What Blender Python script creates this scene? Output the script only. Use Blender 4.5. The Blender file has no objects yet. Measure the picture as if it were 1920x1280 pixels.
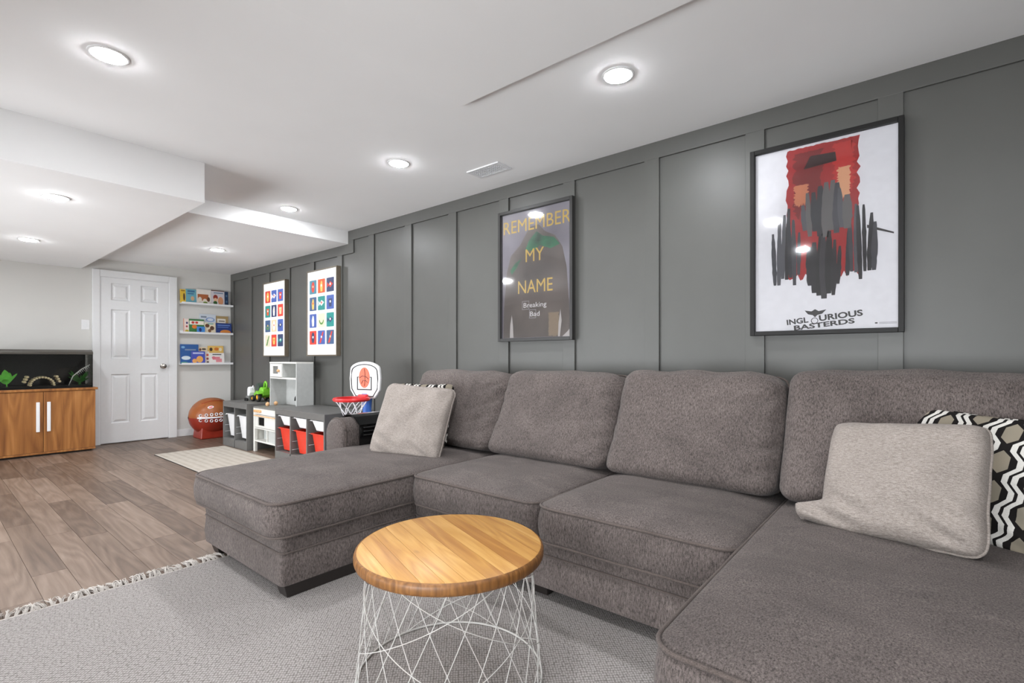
import bpy, bmesh, math, random
from mathutils import Vector, noise as mnoise
random.seed(7)
PI = math.pi
sc = bpy.context.scene
COL = sc.collection

# ------------------------------------------------------------------ camera, world, exposure
cam_d = bpy.data.cameras.new('camera')
cam = bpy.data.objects.new('camera', cam_d)
COL.objects.link(cam)
cam_d.sensor_width = 36.0
cam_d.lens = 36.0 * 930.0 / 1920.0
cam_d.shift_y = 31.0 / 1920.0
cam_d.clip_start = 0.02
cam.location = (7.53, -2.88, 1.03)
cam.rotation_euler = (PI / 2, 0, math.radians(90 - 50.396))
sc.camera = cam
w = bpy.data.worlds.new('world')
sc.world = w
w.use_nodes = True
w.node_tree.nodes['Background'].inputs[0].default_value = (0.8, 0.83, 0.86, 1)
w.node_tree.nodes['Background'].inputs[1].default_value = 24.0
sc.view_settings.view_transform = 'Standard'
sc.view_settings.look = 'None'
sc.view_settings.gamma = 1.0
sc.view_settings.use_curve_mapping = False
sc.view_settings.exposure = 0.0
sc.cycles.max_bounces = 10
sc.cycles.diffuse_bounces = 6
sc.cycles.glossy_bounces = 3
sc.cycles.transparent_max_bounces = 12
sc.cycles.sample_clamp_indirect = 6.0
sc.cycles.use_denoising = True
LAMP = 350.0          # radiance of a downlight lens

# ------------------------------------------------------------------ materials
def lin(c):
    return tuple(((v / 255.0) / 12.92 if v / 255.0 <= 0.04045 else ((v / 255.0 + 0.055) / 1.055) ** 2.4) for v in c) + (1.0,)

class NT:
    """small helper round a material's node tree"""
    def __init__(s, name):
        s.m = bpy.data.materials.new(name)
        s.m.use_nodes = True
        s.t = s.m.node_tree
        s.b = s.t.nodes['Principled BSDF']
        s.out = s.t.nodes['Material Output']
    def n(s, typ, **kw):
        nd = s.t.nodes.new(typ)
        for k, v in kw.items():
            setattr(nd, k, v)
        return nd
    def l(s, a, b):
        s.t.links.new(a, b)
    def put(s, sock, v):
        if isinstance(v, bpy.types.NodeSocket):
            s.l(v, sock)
        else:
            sock.default_value = v
    def math(s, op, a, b=0.0, c=0.0, clamp=False):
        nd = s.n('ShaderNodeMath', operation=op)
        nd.use_clamp = clamp
        s.put(nd.inputs[0], a); s.put(nd.inputs[1], b); s.put(nd.inputs[2], c)
        return nd.outputs[0]
    def coord(s, which='Object'):
        return s.n('ShaderNodeTexCoord').outputs[which]
    def mapping(s, vec, scale=(1, 1, 1), rot=(0, 0, 0), loc=(0, 0, 0)):
        nd = s.n('ShaderNodeMapping')
        s.l(vec, nd.inputs['Vector'])
        nd.inputs['Scale'].default_value = scale
        nd.inputs['Rotation'].default_value = rot
        s.put(nd.inputs['Location'], loc)
        return nd.outputs[0]
    def noise(s, vec, scale, detail=2.0, rough=0.5, dist=0.0):
        nd = s.n('ShaderNodeTexNoise')
        s.l(vec, nd.inputs['Vector'])
        nd.inputs['Scale'].default_value = scale
        nd.inputs['Detail'].default_value = detail
        nd.inputs['Roughness'].default_value = rough
        nd.inputs['Distortion'].default_value = dist
        return nd.outputs[0]
    def ramp(s, fac, stops):
        nd = s.n('ShaderNodeValToRGB')
        s.l(fac, nd.inputs[0])
        el = nd.color_ramp.elements
        while len(el) > 1:
            el.remove(el[-1])
        el[0].position = stops[0][0]; el[0].color = stops[0][1]
        for p, c in stops[1:]:
            e = el.new(p); e.color = c
        return nd.outputs[0]
    def mix(s, fac, a, b, mode='MIX'):
        nd = s.n('ShaderNodeMix', data_type='RGBA', blend_type=mode)
        s.put(nd.inputs[0], fac); s.put(nd.inputs[6], a); s.put(nd.inputs[7], b)
        return nd.outputs[2]
    def bump(s, h, strength=0.3, dist=0.01):
        nd = s.n('ShaderNodeBump')
        nd.inputs['Strength'].default_value = strength
        nd.inputs['Distance'].default_value = dist
        s.l(h, nd.inputs['Height'])
        s.l(nd.outputs[0], s.b.inputs['Normal'])
        return nd
    def base(s, v):
        s.put(s.b.inputs['Base Color'], v)
    def rough(s, v):
        s.put(s.b.inputs['Roughness'], v)

def plain(name, rgb, rough=0.5, metal=0.0, spec=0.5, vary=0.04, scale=30.0, bump=0.0):
    k = NT(name)
    c = lin(rgb)
    co = k.coord()
    nz = k.noise(co, scale, 3.0)
    lo = tuple(max(0, x * (1 - vary)) for x in c[:3]) + (1,)
    hi = tuple(min(1, x * (1 + vary)) for x in c[:3]) + (1,)
    k.base(k.ramp(nz, [(0.3, lo), (0.7, hi)]))
    k.rough(rough)
    k.b.inputs['Metallic'].default_value = metal
    k.b.inputs['Specular IOR Level'].default_value = spec
    if bump:
        k.bump(k.noise(co, scale * 6, 2.0), bump, 0.002)
    return k.m

def m_fabric(name, dark, light, big=0.16, fine=(260, 90, 90), bump=0.5, cloud=4.0):
    k = NT(name)
    co = k.coord()
    st = k.noise(k.mapping(co, fine), 1.0, 2.5, 0.65)
    iso = k.noise(co, 420, 1.0)
    cl = k.noise(k.mapping(co, (1, 1.7, 1)), cloud, 3.0, 0.55, 0.6)
    f = k.math('ADD', k.math('MULTIPLY', st, 0.65), k.math('MULTIPLY', iso, 0.35))
    c = k.ramp(f, [(0.3, lin(dark)), (0.7, lin(light))])
    c = k.mix(1.0, c, k.ramp(cl, [(0.3, (1 - big, 1 - big, 1 - big, 1)), (0.7, (1 + big, 1 + big, 1 + big, 1))]), 'MULTIPLY')
    k.base(c)
    k.rough(0.92)
    k.b.inputs['Specular IOR Level'].default_value = 0.2
    k.b.inputs['Sheen Weight'].default_value = 0.08
    k.b.inputs['Sheen Roughness'].default_value = 0.5
    k.bump(f, bump, 0.004)
    return k.m

def m_wood(name, stops, axis=0, grain=1.0, rough=0.45, rnd=0.25, band=0.0, knots=False):
    """boards: grain runs along `axis`; tone shifts with the object's own random value"""
    k = NT(name)
    co = k.coord()
    oi = k.n('ShaderNodeObjectInfo')
    r = oi.outputs['Random']
    comb = k.n('ShaderNodeCombineXYZ')
    k.l(k.math('MULTIPLY', r, 37.0), comb.inputs[0]); k.l(k.math('MULTIPLY', r, 91.0), comb.inputs[1]); k.l(k.math('MULTIPLY', r, 13.0), comb.inputs[2])
    sc_ = [26.0 * grain] * 3
    sc_[axis] = 1.6 * grain
    v = k.mapping(co, tuple(sc_), loc=comb.outputs[0])
    n1 = k.noise(v, 1.0, 4.0, 0.6, 0.8)
    sc2 = [7.0 * grain] * 3
    sc2[axis] = 0.9 * grain
    v2 = k.mapping(co, tuple(sc2), loc=comb.outputs[0])
    wv = k.n('ShaderNodeTexNoise')
    k.l(v2, wv.inputs['Vector']); wv.inputs['Scale'].default_value = 1.0; wv.inputs['Detail'].default_value = 1.0
    ring = k.math('FRACT', k.math('MULTIPLY', wv.outputs[0], 9.0))
    ring = k.math('ABSOLUTE', k.math('SUBTRACT', ring, 0.5))
    f = k.math('ADD', k.math('MULTIPLY', n1, 0.62), k.math('MULTIPLY', ring, 0.32))
    f = k.math('ADD', f, k.math('MULTIPLY', k.math('SUBTRACT', r, 0.5), rnd))
    if band:
        bs = [3.5] * 3; bs[axis] = 0.12
        f = k.math('ADD', f, k.math('MULTIPLY', k.math('SUBTRACT', k.noise(k.mapping(co, tuple(bs)), 3.0, 2.0), 0.5), band))
    wc = k.ramp(f, [(p, lin(c)) for p, c in stops])
    if knots:
        vo = k.n('ShaderNodeTexVoronoi')
        ks = [14.0] * 3; ks[axis] = 6.0
        k.l(k.mapping(co, tuple(ks), loc=comb.outputs[0]), vo.inputs['Vector']); vo.inputs['Scale'].default_value = 1.0
        sp = k.n('ShaderNodeSeparateColor'); k.l(vo.outputs['Color'], sp.inputs[0])
        near = k.math('SUBTRACT', 1.0, k.math('MULTIPLY', vo.outputs['Distance'], 5.0), clamp=True)
        some = k.math('GREATER_THAN', sp.outputs[0], 0.72)
        wc = k.mix(k.math('MULTIPLY', near, some), wc, lin((84, 60, 38)))
    k.base(wc)
    k.rough(rough)
    k.bump(n1, 0.08, 0.002)
    return k.m

def m_glass(name, tint=(1, 1, 1), refl=0.06, rough=0.02):
    """clear pane: transparent with a Fresnel reflection"""
    k = NT(name)
    tr = k.n('ShaderNodeBsdfTransparent'); tr.inputs[0].default_value = tint + (1,)
    gl = k.n('ShaderNodeBsdfGlossy'); gl.inputs['Roughness'].default_value = rough
    fr = k.n('ShaderNodeFresnel'); fr.inputs['IOR'].default_value = 1.45
    mx = k.n('ShaderNodeMixShader')
    k.l(k.math('MULTIPLY', fr.outputs[0], refl), mx.inputs[0])
    k.l(tr.outputs[0], mx.inputs[1]); k.l(gl.outputs[0], mx.inputs[2])
    k.l(mx.outputs[0], k.out.inputs['Surface'])
    return k.m

def m_emit(name, rgb, strength):
    k = NT(name)
    k.b.inputs['Base Color'].default_value = (0.9, 0.9, 0.9, 1)
    k.b.inputs['Emission Color'].default_value = rgb + (1,)
    k.b.inputs['Emission Strength'].default_value = strength
    return k.m

def m_hex(name, P=0.098, W=0.088):
    """nested honeycomb-chain print: taupe hexagons, black outlines, pale zigzag bands"""
    k = NT(name)
    co = k.coord()
    sp = k.n('ShaderNodeSeparateXYZ'); k.l(co, sp.inputs[0])
    u = k.math('DIVIDE', sp.outputs[0], W)
    i = k.math('ROUND', u)
    lx = k.math('ABSOLUTE', k.math('SUBTRACT', u, i))
    v = k.math('FRACT', k.math('ADD', k.math('ADD', k.math('DIVIDE', sp.outputs[1], P), k.math('MULTIPLY', i, 0.5)), 20.0))
    tri = k.math('SUBTRACT', k.math('MULTIPLY', k.math('ABSOLUTE', k.math('SUBTRACT', v, 0.5)), 4.0), 1.0)
    T = k.math('MINIMUM', k.math('MAXIMUM', k.math('MULTIPLY', tri, 1.9), -1.0), 1.0)
    e = k.math('SUBTRACT', lx, k.math('MULTIPLY', T, 0.13))
    E2 = k.math('MINIMUM', e, k.math('SUBTRACT', 1.0, e))
    line = k.math('GREATER_THAN', E2, 0.455)
    pale = k.math('GREATER_THAN', E2, 0.295)
    # taupe hexagon with pointed ends
    dv = k.math('MINIMUM', v, k.math('SUBTRACT', 1.0, v))
    hexd = k.math('MAXIMUM', k.math('MULTIPLY', lx, 1.0), k.math('ADD', k.math('MULTIPLY', lx, 0.5), k.math('MULTIPLY', dv, 0.62)))
    hx = k.math('LESS_THAN', hexd, 0.235)
    fab = k.noise(co, 500, 1.0)
    big = k.noise(co, 9, 1.0)
    taupe = k.mix(big, lin((150, 138, 120)), lin((120, 116, 104)))
    palec = k.mix(fab, lin((180, 178, 172)), lin((226, 222, 216)))
    black = lin((20, 17, 16))
    c = k.mix(hx, black, taupe)
    c = k.mix(pale, c, palec)
    c = k.mix(line, c, black)
    k.base(c)
    k.rough(0.85)
    k.b.inputs['Specular IOR Level'].default_value = 0.2
    k.bump(fab, 0.15, 0.002)
    return k.m

def m_rug(name, dark, light, cells=62.0, stretch=(1, 1, 1), rot=0.0, noise_amt=0.55, bump=0.5, rnd=0.3):
    """woven field: staggered knots with a heathered yarn"""
    k = NT(name)
    co = k.mapping(k.mapping(k.coord(), rot=(0, 0, rot)), stretch)
    vo = k.n('ShaderNodeTexVoronoi')
    vo.voronoi_dimensions = '2D'; vo.feature = 'SMOOTH_F1'; vo.inputs['Smoothness'].default_value = 0.5
    vo.inputs['Scale'].default_value = cells; vo.inputs['Randomness'].default_value = rnd
    k.l(co, vo.inputs['Vector'])
    d = k.math('SUBTRACT', 1.05, k.math('MULTIPLY', vo.outputs['Distance'], 1.5))
    g = k.noise(k.coord(), 380, 2.0, 0.7)
    f2 = k.math('ADD', k.math('MULTIPLY', d, 1.0 - noise_amt), k.math('MULTIPLY', g, noise_amt))
    k.base(k.ramp(f2, [(0.25, lin(dark)), (0.72, lin(light))]))
    k.rough(0.95)
    k.b.inputs['Specular IOR Level'].default_value = 0.1
    k.bump(f2, bump, 0.005)
    return k.m

MT = {}
MT['ceil'] = plain('ceiling_paint', (242, 242, 242), 0.9, vary=0.01, scale=3)
MT['wall'] = plain('light_wall_paint', (214, 213, 209), 0.85, vary=0.015, scale=3)
MT['dark'] = plain('charcoal_paint', (83, 83, 80), 0.42, vary=0.03, scale=6, bump=0.05)
MT['white'] = plain('white_trim_paint', (232, 233, 234), 0.45, vary=0.01)
MT['whitepl'] = plain('white_plastic', (235, 235, 236), 0.35, vary=0.01)
MT['sofa'] = m_fabric('sofa_chenille', (39, 34, 33), (120, 110, 106), 0.18, (250, 160, 62), 0.7)
MT['piping'] = m_fabric('sofa_piping', (58, 51, 48), (112, 101, 96), fine=(500, 500, 500))
MT['pillow'] = m_fabric('pillow_chenille', (112, 103, 97), (170, 161, 154), 0.05, (90, 420, 90), 0.4)
MT['hex'] = m_hex('hexagon_print')
MT['foot'] = plain('dark_stained_wood', (38, 33, 31), 0.4)
MT['blackgloss'] = plain('black_gloss_plastic', (14, 14, 15), 0.12, vary=0.0)
MT['black'] = plain('black_frame_paint', (22, 21, 20), 0.5, spec=0.3)
MT['charframe'] = plain('charcoal_frame_paint', (50, 49, 48), 0.4, spec=0.35)
MT['taupeframe'] = plain('taupe_wood_frame', (108, 98, 84), 0.5, vary=0.1)
MT['paper'] = plain('white_paper', (238, 237, 236), 0.7, vary=0.01)
MT['glass'] = m_glass('clear_glazing', (0.97, 0.97, 0.97), 1.0, 0.05)
MT['tankglass'] = m_glass('tank_glass', (0.95, 0.96, 0.95), 0.8)
MT['floor'] = m_wood('vinyl_plank', [(0.2, (88, 71, 59)), (0.45, (119, 100, 86)), (0.62, (136, 117, 103)), (0.88, (164, 147, 133))], 0, 1.0, 0.42, 0.3)
MT['pine'] = m_wood('pine_boards', [(0.2, (164, 112, 54)), (0.42, (190, 140, 72)), (0.6, (203, 156, 88)), (0.85, (220, 182, 122))], 0, 1.6, 0.38, 0.32, knots=True)
MT['endgrain'] = m_wood('pine_end_grain', [(0.2, (92, 58, 26)), (0.45, (132, 88, 44)), (0.65, (160, 112, 60)), (0.85, (184, 136, 80))], 2, 2.5, 0.45, 0.0)
MT['walnut'] = m_wood('walnut_veneer', [(0.2, (118, 72, 36)), (0.45, (160, 106, 56)), (0.62, (184, 130, 76)), (0.85, (206, 158, 104))], 2, 0.8, 0.35, 0.08, 0.5)
MT['rug'] = m_rug('woven_rug', (100, 95, 92), (178, 173, 170), 84.0, (1, 1.35, 1), PI / 4)
MT['rug2'] = m_rug('cream_ribbed_rug', (164, 155, 144), (196, 190, 180), 40.0, (1, 0.35, 1), 0.0, 0.5, 0.4)
MT['fringe'] = plain('rug_fringe', (190, 184, 178), 0.95, vary=0.1)
MT['wire'] = plain('white_wire', (196, 194, 190), 0.4)
MT['grey'] = plain('storage_grey_paint', (104, 103, 101), 0.45)
MT['inside'] = plain('storage_inside_grey', (92, 90, 87), 0.5)
MT['red'] = plain('red_plastic', (214, 58, 38), 0.35)
MT['hoopred'] = plain('hoop_red_plastic', (222, 44, 46), 0.3)
MT['blue'] = plain('blue_plastic', (72, 118, 206), 0.3)
MT['navy'] = plain('navy_cord', (40, 44, 110), 0.7)
MT['net'] = plain('white_net_cord', (232, 232, 236), 0.7)
MT['orange'] = plain('orange_print', (226, 84, 36), 0.4)
MT['ink'] = plain('black_print', (28, 26, 27), 0.5)
MT['brownball'] = plain('football_brown_plastic', (150, 84, 40), 0.35, vary=0.12, scale=12)
MT['redball'] = plain('football_base_plastic', (140, 42, 26), 0.4, vary=0.12, scale=12)
MT['kitchen'] = plain('play_kitchen_white', (222, 221, 216), 0.5)
MT['kitchengrey'] = plain('play_kitchen_grey', (188, 190, 188), 0.5)
MT['counter'] = plain('play_counter_grey', (120, 120, 117), 0.45)
MT['birch'] = plain('birch_wood', (222, 176, 128), 0.5, vary=0.1)
MT['green'] = plain('lime_green_plastic', (120, 190, 50), 0.35)
MT['darkgreen'] = plain('dark_green_plastic', (50, 66, 56), 0.4)
MT['yellow'] = plain('yellow_plastic', (238, 176, 40), 0.35)
MT['rubber'] = plain('black_rubber', (26, 25, 25), 0.6)
MT['chrome'] = plain('satin_nickel', (196, 192, 186), 0.22, metal=1.0)
MT['steel'] = plain('steel_rail', (176, 176, 178), 0.3, metal=1.0)
MT['leaf'] = plain('green_leaf', (96, 190, 60), 0.5, vary=0.2)
MT['fern'] = plain('fern_leaf', (60, 120, 52), 0.5, vary=0.25)
MT['palestrip'] = plain('pale_toothed_strip', (220, 222, 218), 0.5)
MT['bark'] = plain('bamboo_log', (238, 214, 172), 0.6, vary=0.25, scale=40)
MT['tankblack'] = plain('tank_black_panel', (9, 9, 8), 0.6, vary=0.0, spec=0.2)
MT['tanklid'] = plain('tank_lid_plastic', (74, 70, 64), 0.3)
MT['gravel'] = plain('tank_gravel', (26, 22, 18), 0.8, vary=0.5, scale=200)
MT['vent'] = plain('white_register_metal', (226, 226, 228), 0.4)
MT['ventdark'] = plain('register_duct_grey', (120, 122, 128), 0.7)
MT['lens'] = m_emit('downlight_lens', (0.95, 0.97, 1.0), LAMP)

_pcache = {}
def col(rgb, rough=0.6):
    key = (tuple(rgb), rough)
    if key not in _pcache:
        _pcache[key] = plain('print_%d_%d_%d' % tuple(rgb), rgb, rough, vary=0.03)
    return _pcache[key]

# ------------------------------------------------------------------ mesh helpers
def root_loc(p):
    v = Vector((0, 0, 0))
    while p is not None:
        v += Vector(p.location)
        p = p.parent
    return v

class MB:
    def __init__(s):
        s.v = []; s.f = []
    def add(s, vs, fs):
        o = len(s.v)
        s.v += [tuple(p) for p in vs]
        s.f += [tuple(i + o for i in f) for f in fs]
        return s
    def box(s, x0, x1, y0, y1, z0, z1):
        vs = [(x, y, z) for z in (z0, z1) for y in (y0, y1) for x in (x0, x1)]
        return s.add(vs, [(0, 2, 3, 1), (4, 5, 7, 6), (0, 1, 5, 4), (2, 6, 7, 3), (0, 4, 6, 2), (1, 3, 7, 5)])
    def frustum(s, b, t):
        """b, t: (x0,x1,y0,y1,z)"""
        vs = []
        for q in (b, t):
            vs += [(q[0], q[2], q[4]), (q[1], q[2], q[4]), (q[1], q[3], q[4]), (q[0], q[3], q[4])]
        return s.add(vs, [(3, 2, 1, 0), (4, 5, 6, 7), (0, 1, 5, 4), (1, 2, 6, 5), (2, 3, 7, 6), (3, 0, 4, 7)])
    def prism(s, pts, axis, a, b):
        """pts in the two other axes, extruded a..b along axis (0,1,2)"""
        n = len(pts)
        def mk(p, h):
            if axis == 0: return (h, p[0], p[1])
            if axis == 1: return (p[0], h, p[1])
            return (p[0], p[1], h)
        vs = [mk(p, a) for p in pts] + [mk(p, b) for p in pts]
        fs = [tuple(range(n - 1, -1, -1)), tuple(range(n, 2 * n))]
        fs += [(i, (i + 1) % n, n + (i + 1) % n, n + i) for i in range(n)]
        return s.add(vs, fs)
    def rings(s, rings, cap=True):
        """loft through closed rings of equal length"""
        n = len(rings[0]); vs = []; fs = []
        for r in rings: vs += list(r)
        for j in range(len(rings) - 1):
            for i in range(n):
                k = (i + 1) % n
                fs.append((j * n + i, j * n + k, (j + 1) * n + k, (j + 1) * n + i))
        if cap:
            fs.append(tuple(range(n - 1, -1, -1)))
            o = (len(rings) - 1) * n
            fs.append(tuple(range(o, o + n)))
        return s.add(vs, fs)
    def lathe(s, prof, c=(0, 0, 0), axis=2, n=24, cap=True):
        """prof: (radius, height) pairs along axis"""
        rs = []
        for r, h in prof:
            ring = []
            for i in range(n):
                a = 2 * PI * i / n
                p = [0, 0, 0]
                p[(axis + 1) % 3] = r * math.cos(a); p[(axis + 2) % 3] = r * math.sin(a); p[axis] = h
                ring.append((p[0] + c[0], p[1] + c[1], p[2] + c[2]))
            rs.append(ring)
        return s.rings(rs, cap)
    def tube(s, path, r, n=6, closed=False):
        P = [Vector(p) for p in path]; m = len(P); rs = []
        rad = r if callable(r) else (lambda t: r)
        up = Vector((0, 0, 1))
        for i in range(m):
            a = P[(i - 1) % m] if (closed or i > 0) else P[i]
            b = P[(i + 1) % m] if (closed or i < m - 1) else P[i]
            t = (b - a).normalized() if (b - a).length > 1e-9 else Vector((0, 0, 1))
            sx = t.cross(up)
            if sx.length < 1e-3: sx = t.cross(Vector((1, 0, 0)))
            sx.normalize(); sy = sx.cross(t).normalized()
            rr = rad(i / max(1, m - 1))
            rs.append([tuple(P[i] + sx * rr * math.cos(2 * PI * j / n) + sy * rr * math.sin(2 * PI * j / n)) for j in range(n)])
        if closed:
            rs.append(rs[0])
        return s.rings(rs, not closed)
    def ball(s, c, r, n=14, m=8):
        rs = []
        R = (r, r, r) if not isinstance(r, tuple) else r
        prof = [(math.sin(PI * j / m), -math.cos(PI * j / m)) for j in range(m + 1)]
        for q, h in prof:
            q = max(q, 0.02)
            rs.append([(c[0] + R[0] * q * math.cos(2 * PI * i / n), c[1] + R[1] * q * math.sin(2 * PI * i / n), c[2] + R[2] * h) for i in range(n)])
        return s.rings(rs, True)
    def build(s, name, m, parent=None, smooth=False, bevel=0.0, local=False, seg=2):
        me = bpy.data.meshes.new(name)
        off = Vector((0, 0, 0)) if (parent is None or local) else root_loc(parent)
        me.from_pydata([(p[0] - off.x, p[1] - off.y, p[2] - off.z) for p in s.v], [], s.f)
        bm = bmesh.new(); bm.from_mesh(me)
        bmesh.ops.remove_doubles(bm, verts=bm.verts, dist=1e-6)
        bmesh.ops.recalc_face_normals(bm, faces=bm.faces)
        if smooth:
            for f in bm.faces: f.smooth = True
            if smooth is not True:
                for e in bm.edges:
                    if len(e.link_faces) == 2 and e.calc_face_angle(0) > math.radians(smooth): e.smooth = False
        bm.to_mesh(me); bm.free()
        me.materials.append(MT[m] if isinstance(m, str) else m)
        o = bpy.data.objects.new(name, me)
        COL.objects.link(o)
        o.parent = parent
        if bevel:
            b = o.modifiers.new('bevel', 'BEVEL')
            b.width = bevel; b.segments = seg; b.limit_method = 'ANGLE'; b.harden_normals = False
        return o

def box(name, m, parent, x0, x1, y0, y1, z0, z1, bevel=0.0):
    return MB().box(x0, x1, y0, y1, z0, z1).build(name, m, parent, bevel=bevel)

def tag(o, label, cat, group=None, kind=None):
    o['label'] = label; o['category'] = cat
    if group: o['group'] = group
    if kind: o['kind'] = kind
    return o

def thing(name, label, cat, loc=(0, 0, 0), group=None, rotz=0.0):
    o = bpy.data.objects.new(name, None)
    o.empty_display_size = 0.1
    COL.objects.link(o)
    o.location = loc; o.rotation_euler = (0, 0, rotz)
    return tag(o, label, cat, group)

def struct(o):
    o['kind'] = 'structure'
    return o

def dup(o, parent=None, loc=None, rot=None):
    c = o.copy(); COL.objects.link(c); c.parent = parent
    if loc is not None: c.location = loc
    if rot is not None: c.rotation_euler = rot
    for ch in list(o.children):
        dup(ch, c)
    return c

def text_mesh(txt, size, bold=0.0, shear=0.0, sx=1.0, align='CENTER'):
    cu = bpy.data.curves.new('lettering', 'FONT')
    cu.body = txt; cu.size = size; cu.align_x = align; cu.offset = bold; cu.shear = shear
    cu.extrude = 0.0002; cu.resolution_u = 3
    o = bpy.data.objects.new('lettering', cu)
    COL.objects.link(o)
    bpy.context.view_layer.update()
    me = bpy.data.meshes.new_from_object(o)
    bpy.data.objects.remove(o); bpy.data.curves.remove(cu)
    vs = [(v.co.x * sx, v.co.y, v.co.z) for v in me.vertices]
    fs = [tuple(p.vertices) for p in me.polygons]
    bpy.data.meshes.remove(me)
    return vs, fs

def put_text(name, txt, size, m, parent, x, y, z, width=None, bold=0.0, ang=0.0, hscale=1.0, align='CENTER'):
    """lettering lying in the XZ plane, facing -Y; width = wanted overall width"""
    vs, fs = text_mesh(txt, size, bold, align=align)
    xs = [v[0] for v in vs]
    k = 1.0
    if width: k = width / (max(xs) - min(xs))
    ca, sa = math.cos(ang), math.sin(ang)
    out = []
    for a, b, c in vs:
        a *= k; b *= hscale
        out.append((x + a * ca - b * sa, y - c, z + a * sa + b * ca))
    return MB().add(out, fs).build(name, m, parent)

def rrect(x0, x1, y0, y1, r, n=6):
    pts = []
    rs = r if isinstance(r, (tuple, list)) else (r, r, r, r)     # corners: x1y0, x1y1, x0y1, x0y0
    for (cx, cy, a0, rr) in ((x1 - rs[0], y0 + rs[0], -90, rs[0]), (x1 - rs[1], y1 - rs[1], 0, rs[1]), (x0 + rs[2], y1 - rs[2], 90, rs[2]), (x0 + rs[3], y0 + rs[3], 180, rs[3])):
        for i in range(n + 1):
            a = math.radians(a0 + 90.0 * i / n)
            pts.append((cx + rr * math.cos(a), cy + rr * math.sin(a)))
    return pts

def dense(pts, step):
    out = []
    n = len(pts)
    for i in range(n):
        a = Vector(pts[i]); b = Vector(pts[(i + 1) % n]); d = (b - a).length
        k = max(1, int(math.ceil(d / step)))
        for j in range(k):
            out.append(tuple(a + (b - a) * j / k))
    return out

# ------------------------------------------------------------------ the room
CEIL, SOF, BULK, DROP = 2.337, 2.205, 2.07, 2.31
RX, RY = 10.4, -4.7
floor = struct(MB().box(-0.15, RX, RY, 0.15, -0.12, -0.004).build('floor', 'floor'))
PW = 0.128
def plank_mesh(L):
    g = 0.0008
    b = MB(); b.frustum((g, L - g, g, PW - g, -0.004), (g, L - g, g, PW - g, 0.0))
    return b
far = MB()
row = 0; y = RY
plank_cache = {}
while y < -0.005:
    x = -random.uniform(0.0, 1.0)
    while x < RX:
        L = 1.05
        x0, x1 = max(x, 0.0), min(x + L, RX)
        if x1 - x0 > 0.02:
            if x0 < 5.3 and y > -3.1 and y + PW > -3.1:
                key = round(x1 - x0, 3)
                pl = plank_cache.get(key)
                if pl is None:
                    pl = plank_mesh(x1 - x0).build('plank', 'floor', floor, local=True)
                    plank_cache[key] = pl
                else:
                    pl = dup(pl, floor)
                pl.location = (x0, y, 0)
            else:
                far.box(x0 + .0008, x1 - .0008, y + .0008, min(y + PW, 0) - .0008, -0.004, 0.0)
        x += L
    y += PW; row += 1
o = far.build('plank_field', 'floor', floor); o['kind'] = 'stuff'

struct(box('ceiling', 'ceil', None, -0.15, RX, RY, 0.15, CEIL, CEIL + 0.1))
cl = bpy.data.objects['ceiling']
box('bulkhead', 'ceil', cl, -0.02, 3.82, RY, -1.63, BULK, CEIL + 0.01, 0.002)
box('soffit', 'ceil', cl, -0.02, 2.965, -1.63, 0.0, SOF, CEIL + 0.01, 0.002)
box('dropped_ceiling', 'ceil', cl, 5.728, RX, RY, -1.097, DROP, CEIL + 0.01, 0.003)

wb = struct(box('wall_back', 'wall', None, -0.15, 0.0, RY, 0.15, 0.0, CEIL + 0.05))
struct(box('wall_near', 'wall', None, RX, RX + 0.12, RY, 0.15, 0.0, CEIL + 0.05))
# side wall behind the viewer: unseen windows added here as fill to brighten the ceiling
WZ0, WZ1 = 0.2, 1.32
ADDED_WIN = [(0.9, 2.1), (2.4, 4.6), (6.2, 8.3)]
wl = MB()
wl.box(-0.15, RX + 0.12, RY - 0.12, RY, 0.0, WZ0).box(-0.15, RX + 0.12, RY - 0.12, RY, WZ1, CEIL + 0.05)
for (a, b) in zip([-0.15] + [q[1] for q in ADDED_WIN], [q[0] for q in ADDED_WIN] + [RX + 0.12]):
    wl.box(a, b, RY - 0.12, RY, WZ0, WZ1)
struct(wl.build('wall_left', 'wall'))
for i, (a, b) in enumerate(ADDED_WIN):
    wn = bpy.data.objects.new('window_%d' % (i + 1), None); COL.objects.link(wn); wn.location = ((a + b) / 2, RY - 0.06, WZ0); struct(wn)
    for q in ((a, a + .05, WZ0, WZ1), (b - .05, b, WZ0, WZ1), ((a + b) / 2 - .03, (a + b) / 2 + .03, WZ0 + .05, WZ1 - .05), (a + .05, b - .05, WZ0, WZ0 + .05), (a + .05, b - .05, WZ1 - .05, WZ1)):
        box('window_frame', 'white', wn, q[0], q[1], RY - 0.09, RY - 0.03, q[2], q[3])
    for (p0, p1) in ((a + .05, (a + b) / 2 - .03), ((a + b) / 2 + .03, b - .05)):
        box('pane', 'glass', wn, p0, p1, RY - 0.064, RY - 0.06, WZ0 + .05, WZ1 - .05)
    pd = bpy.data.lights.new('fill_portal', 'AREA'); pd.shape = 'RECTANGLE'; pd.size = b - a; pd.size_y = WZ1 - WZ0; pd.cycles.is_portal = True  # guides world light in through the added window
    po = bpy.data.objects.new('fill_portal', pd); COL.objects.link(po); po.location = ((a + b) / 2, RY - 0.10, (WZ0 + WZ1) / 2); po.rotation_euler = (PI / 2, 0, 0); po['kind'] = 'helper'
wd = struct(box('wall_right', 'dark', None, 0.0, RX, 0.0, 0.12, 0.0, CEIL + 0.02))
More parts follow.
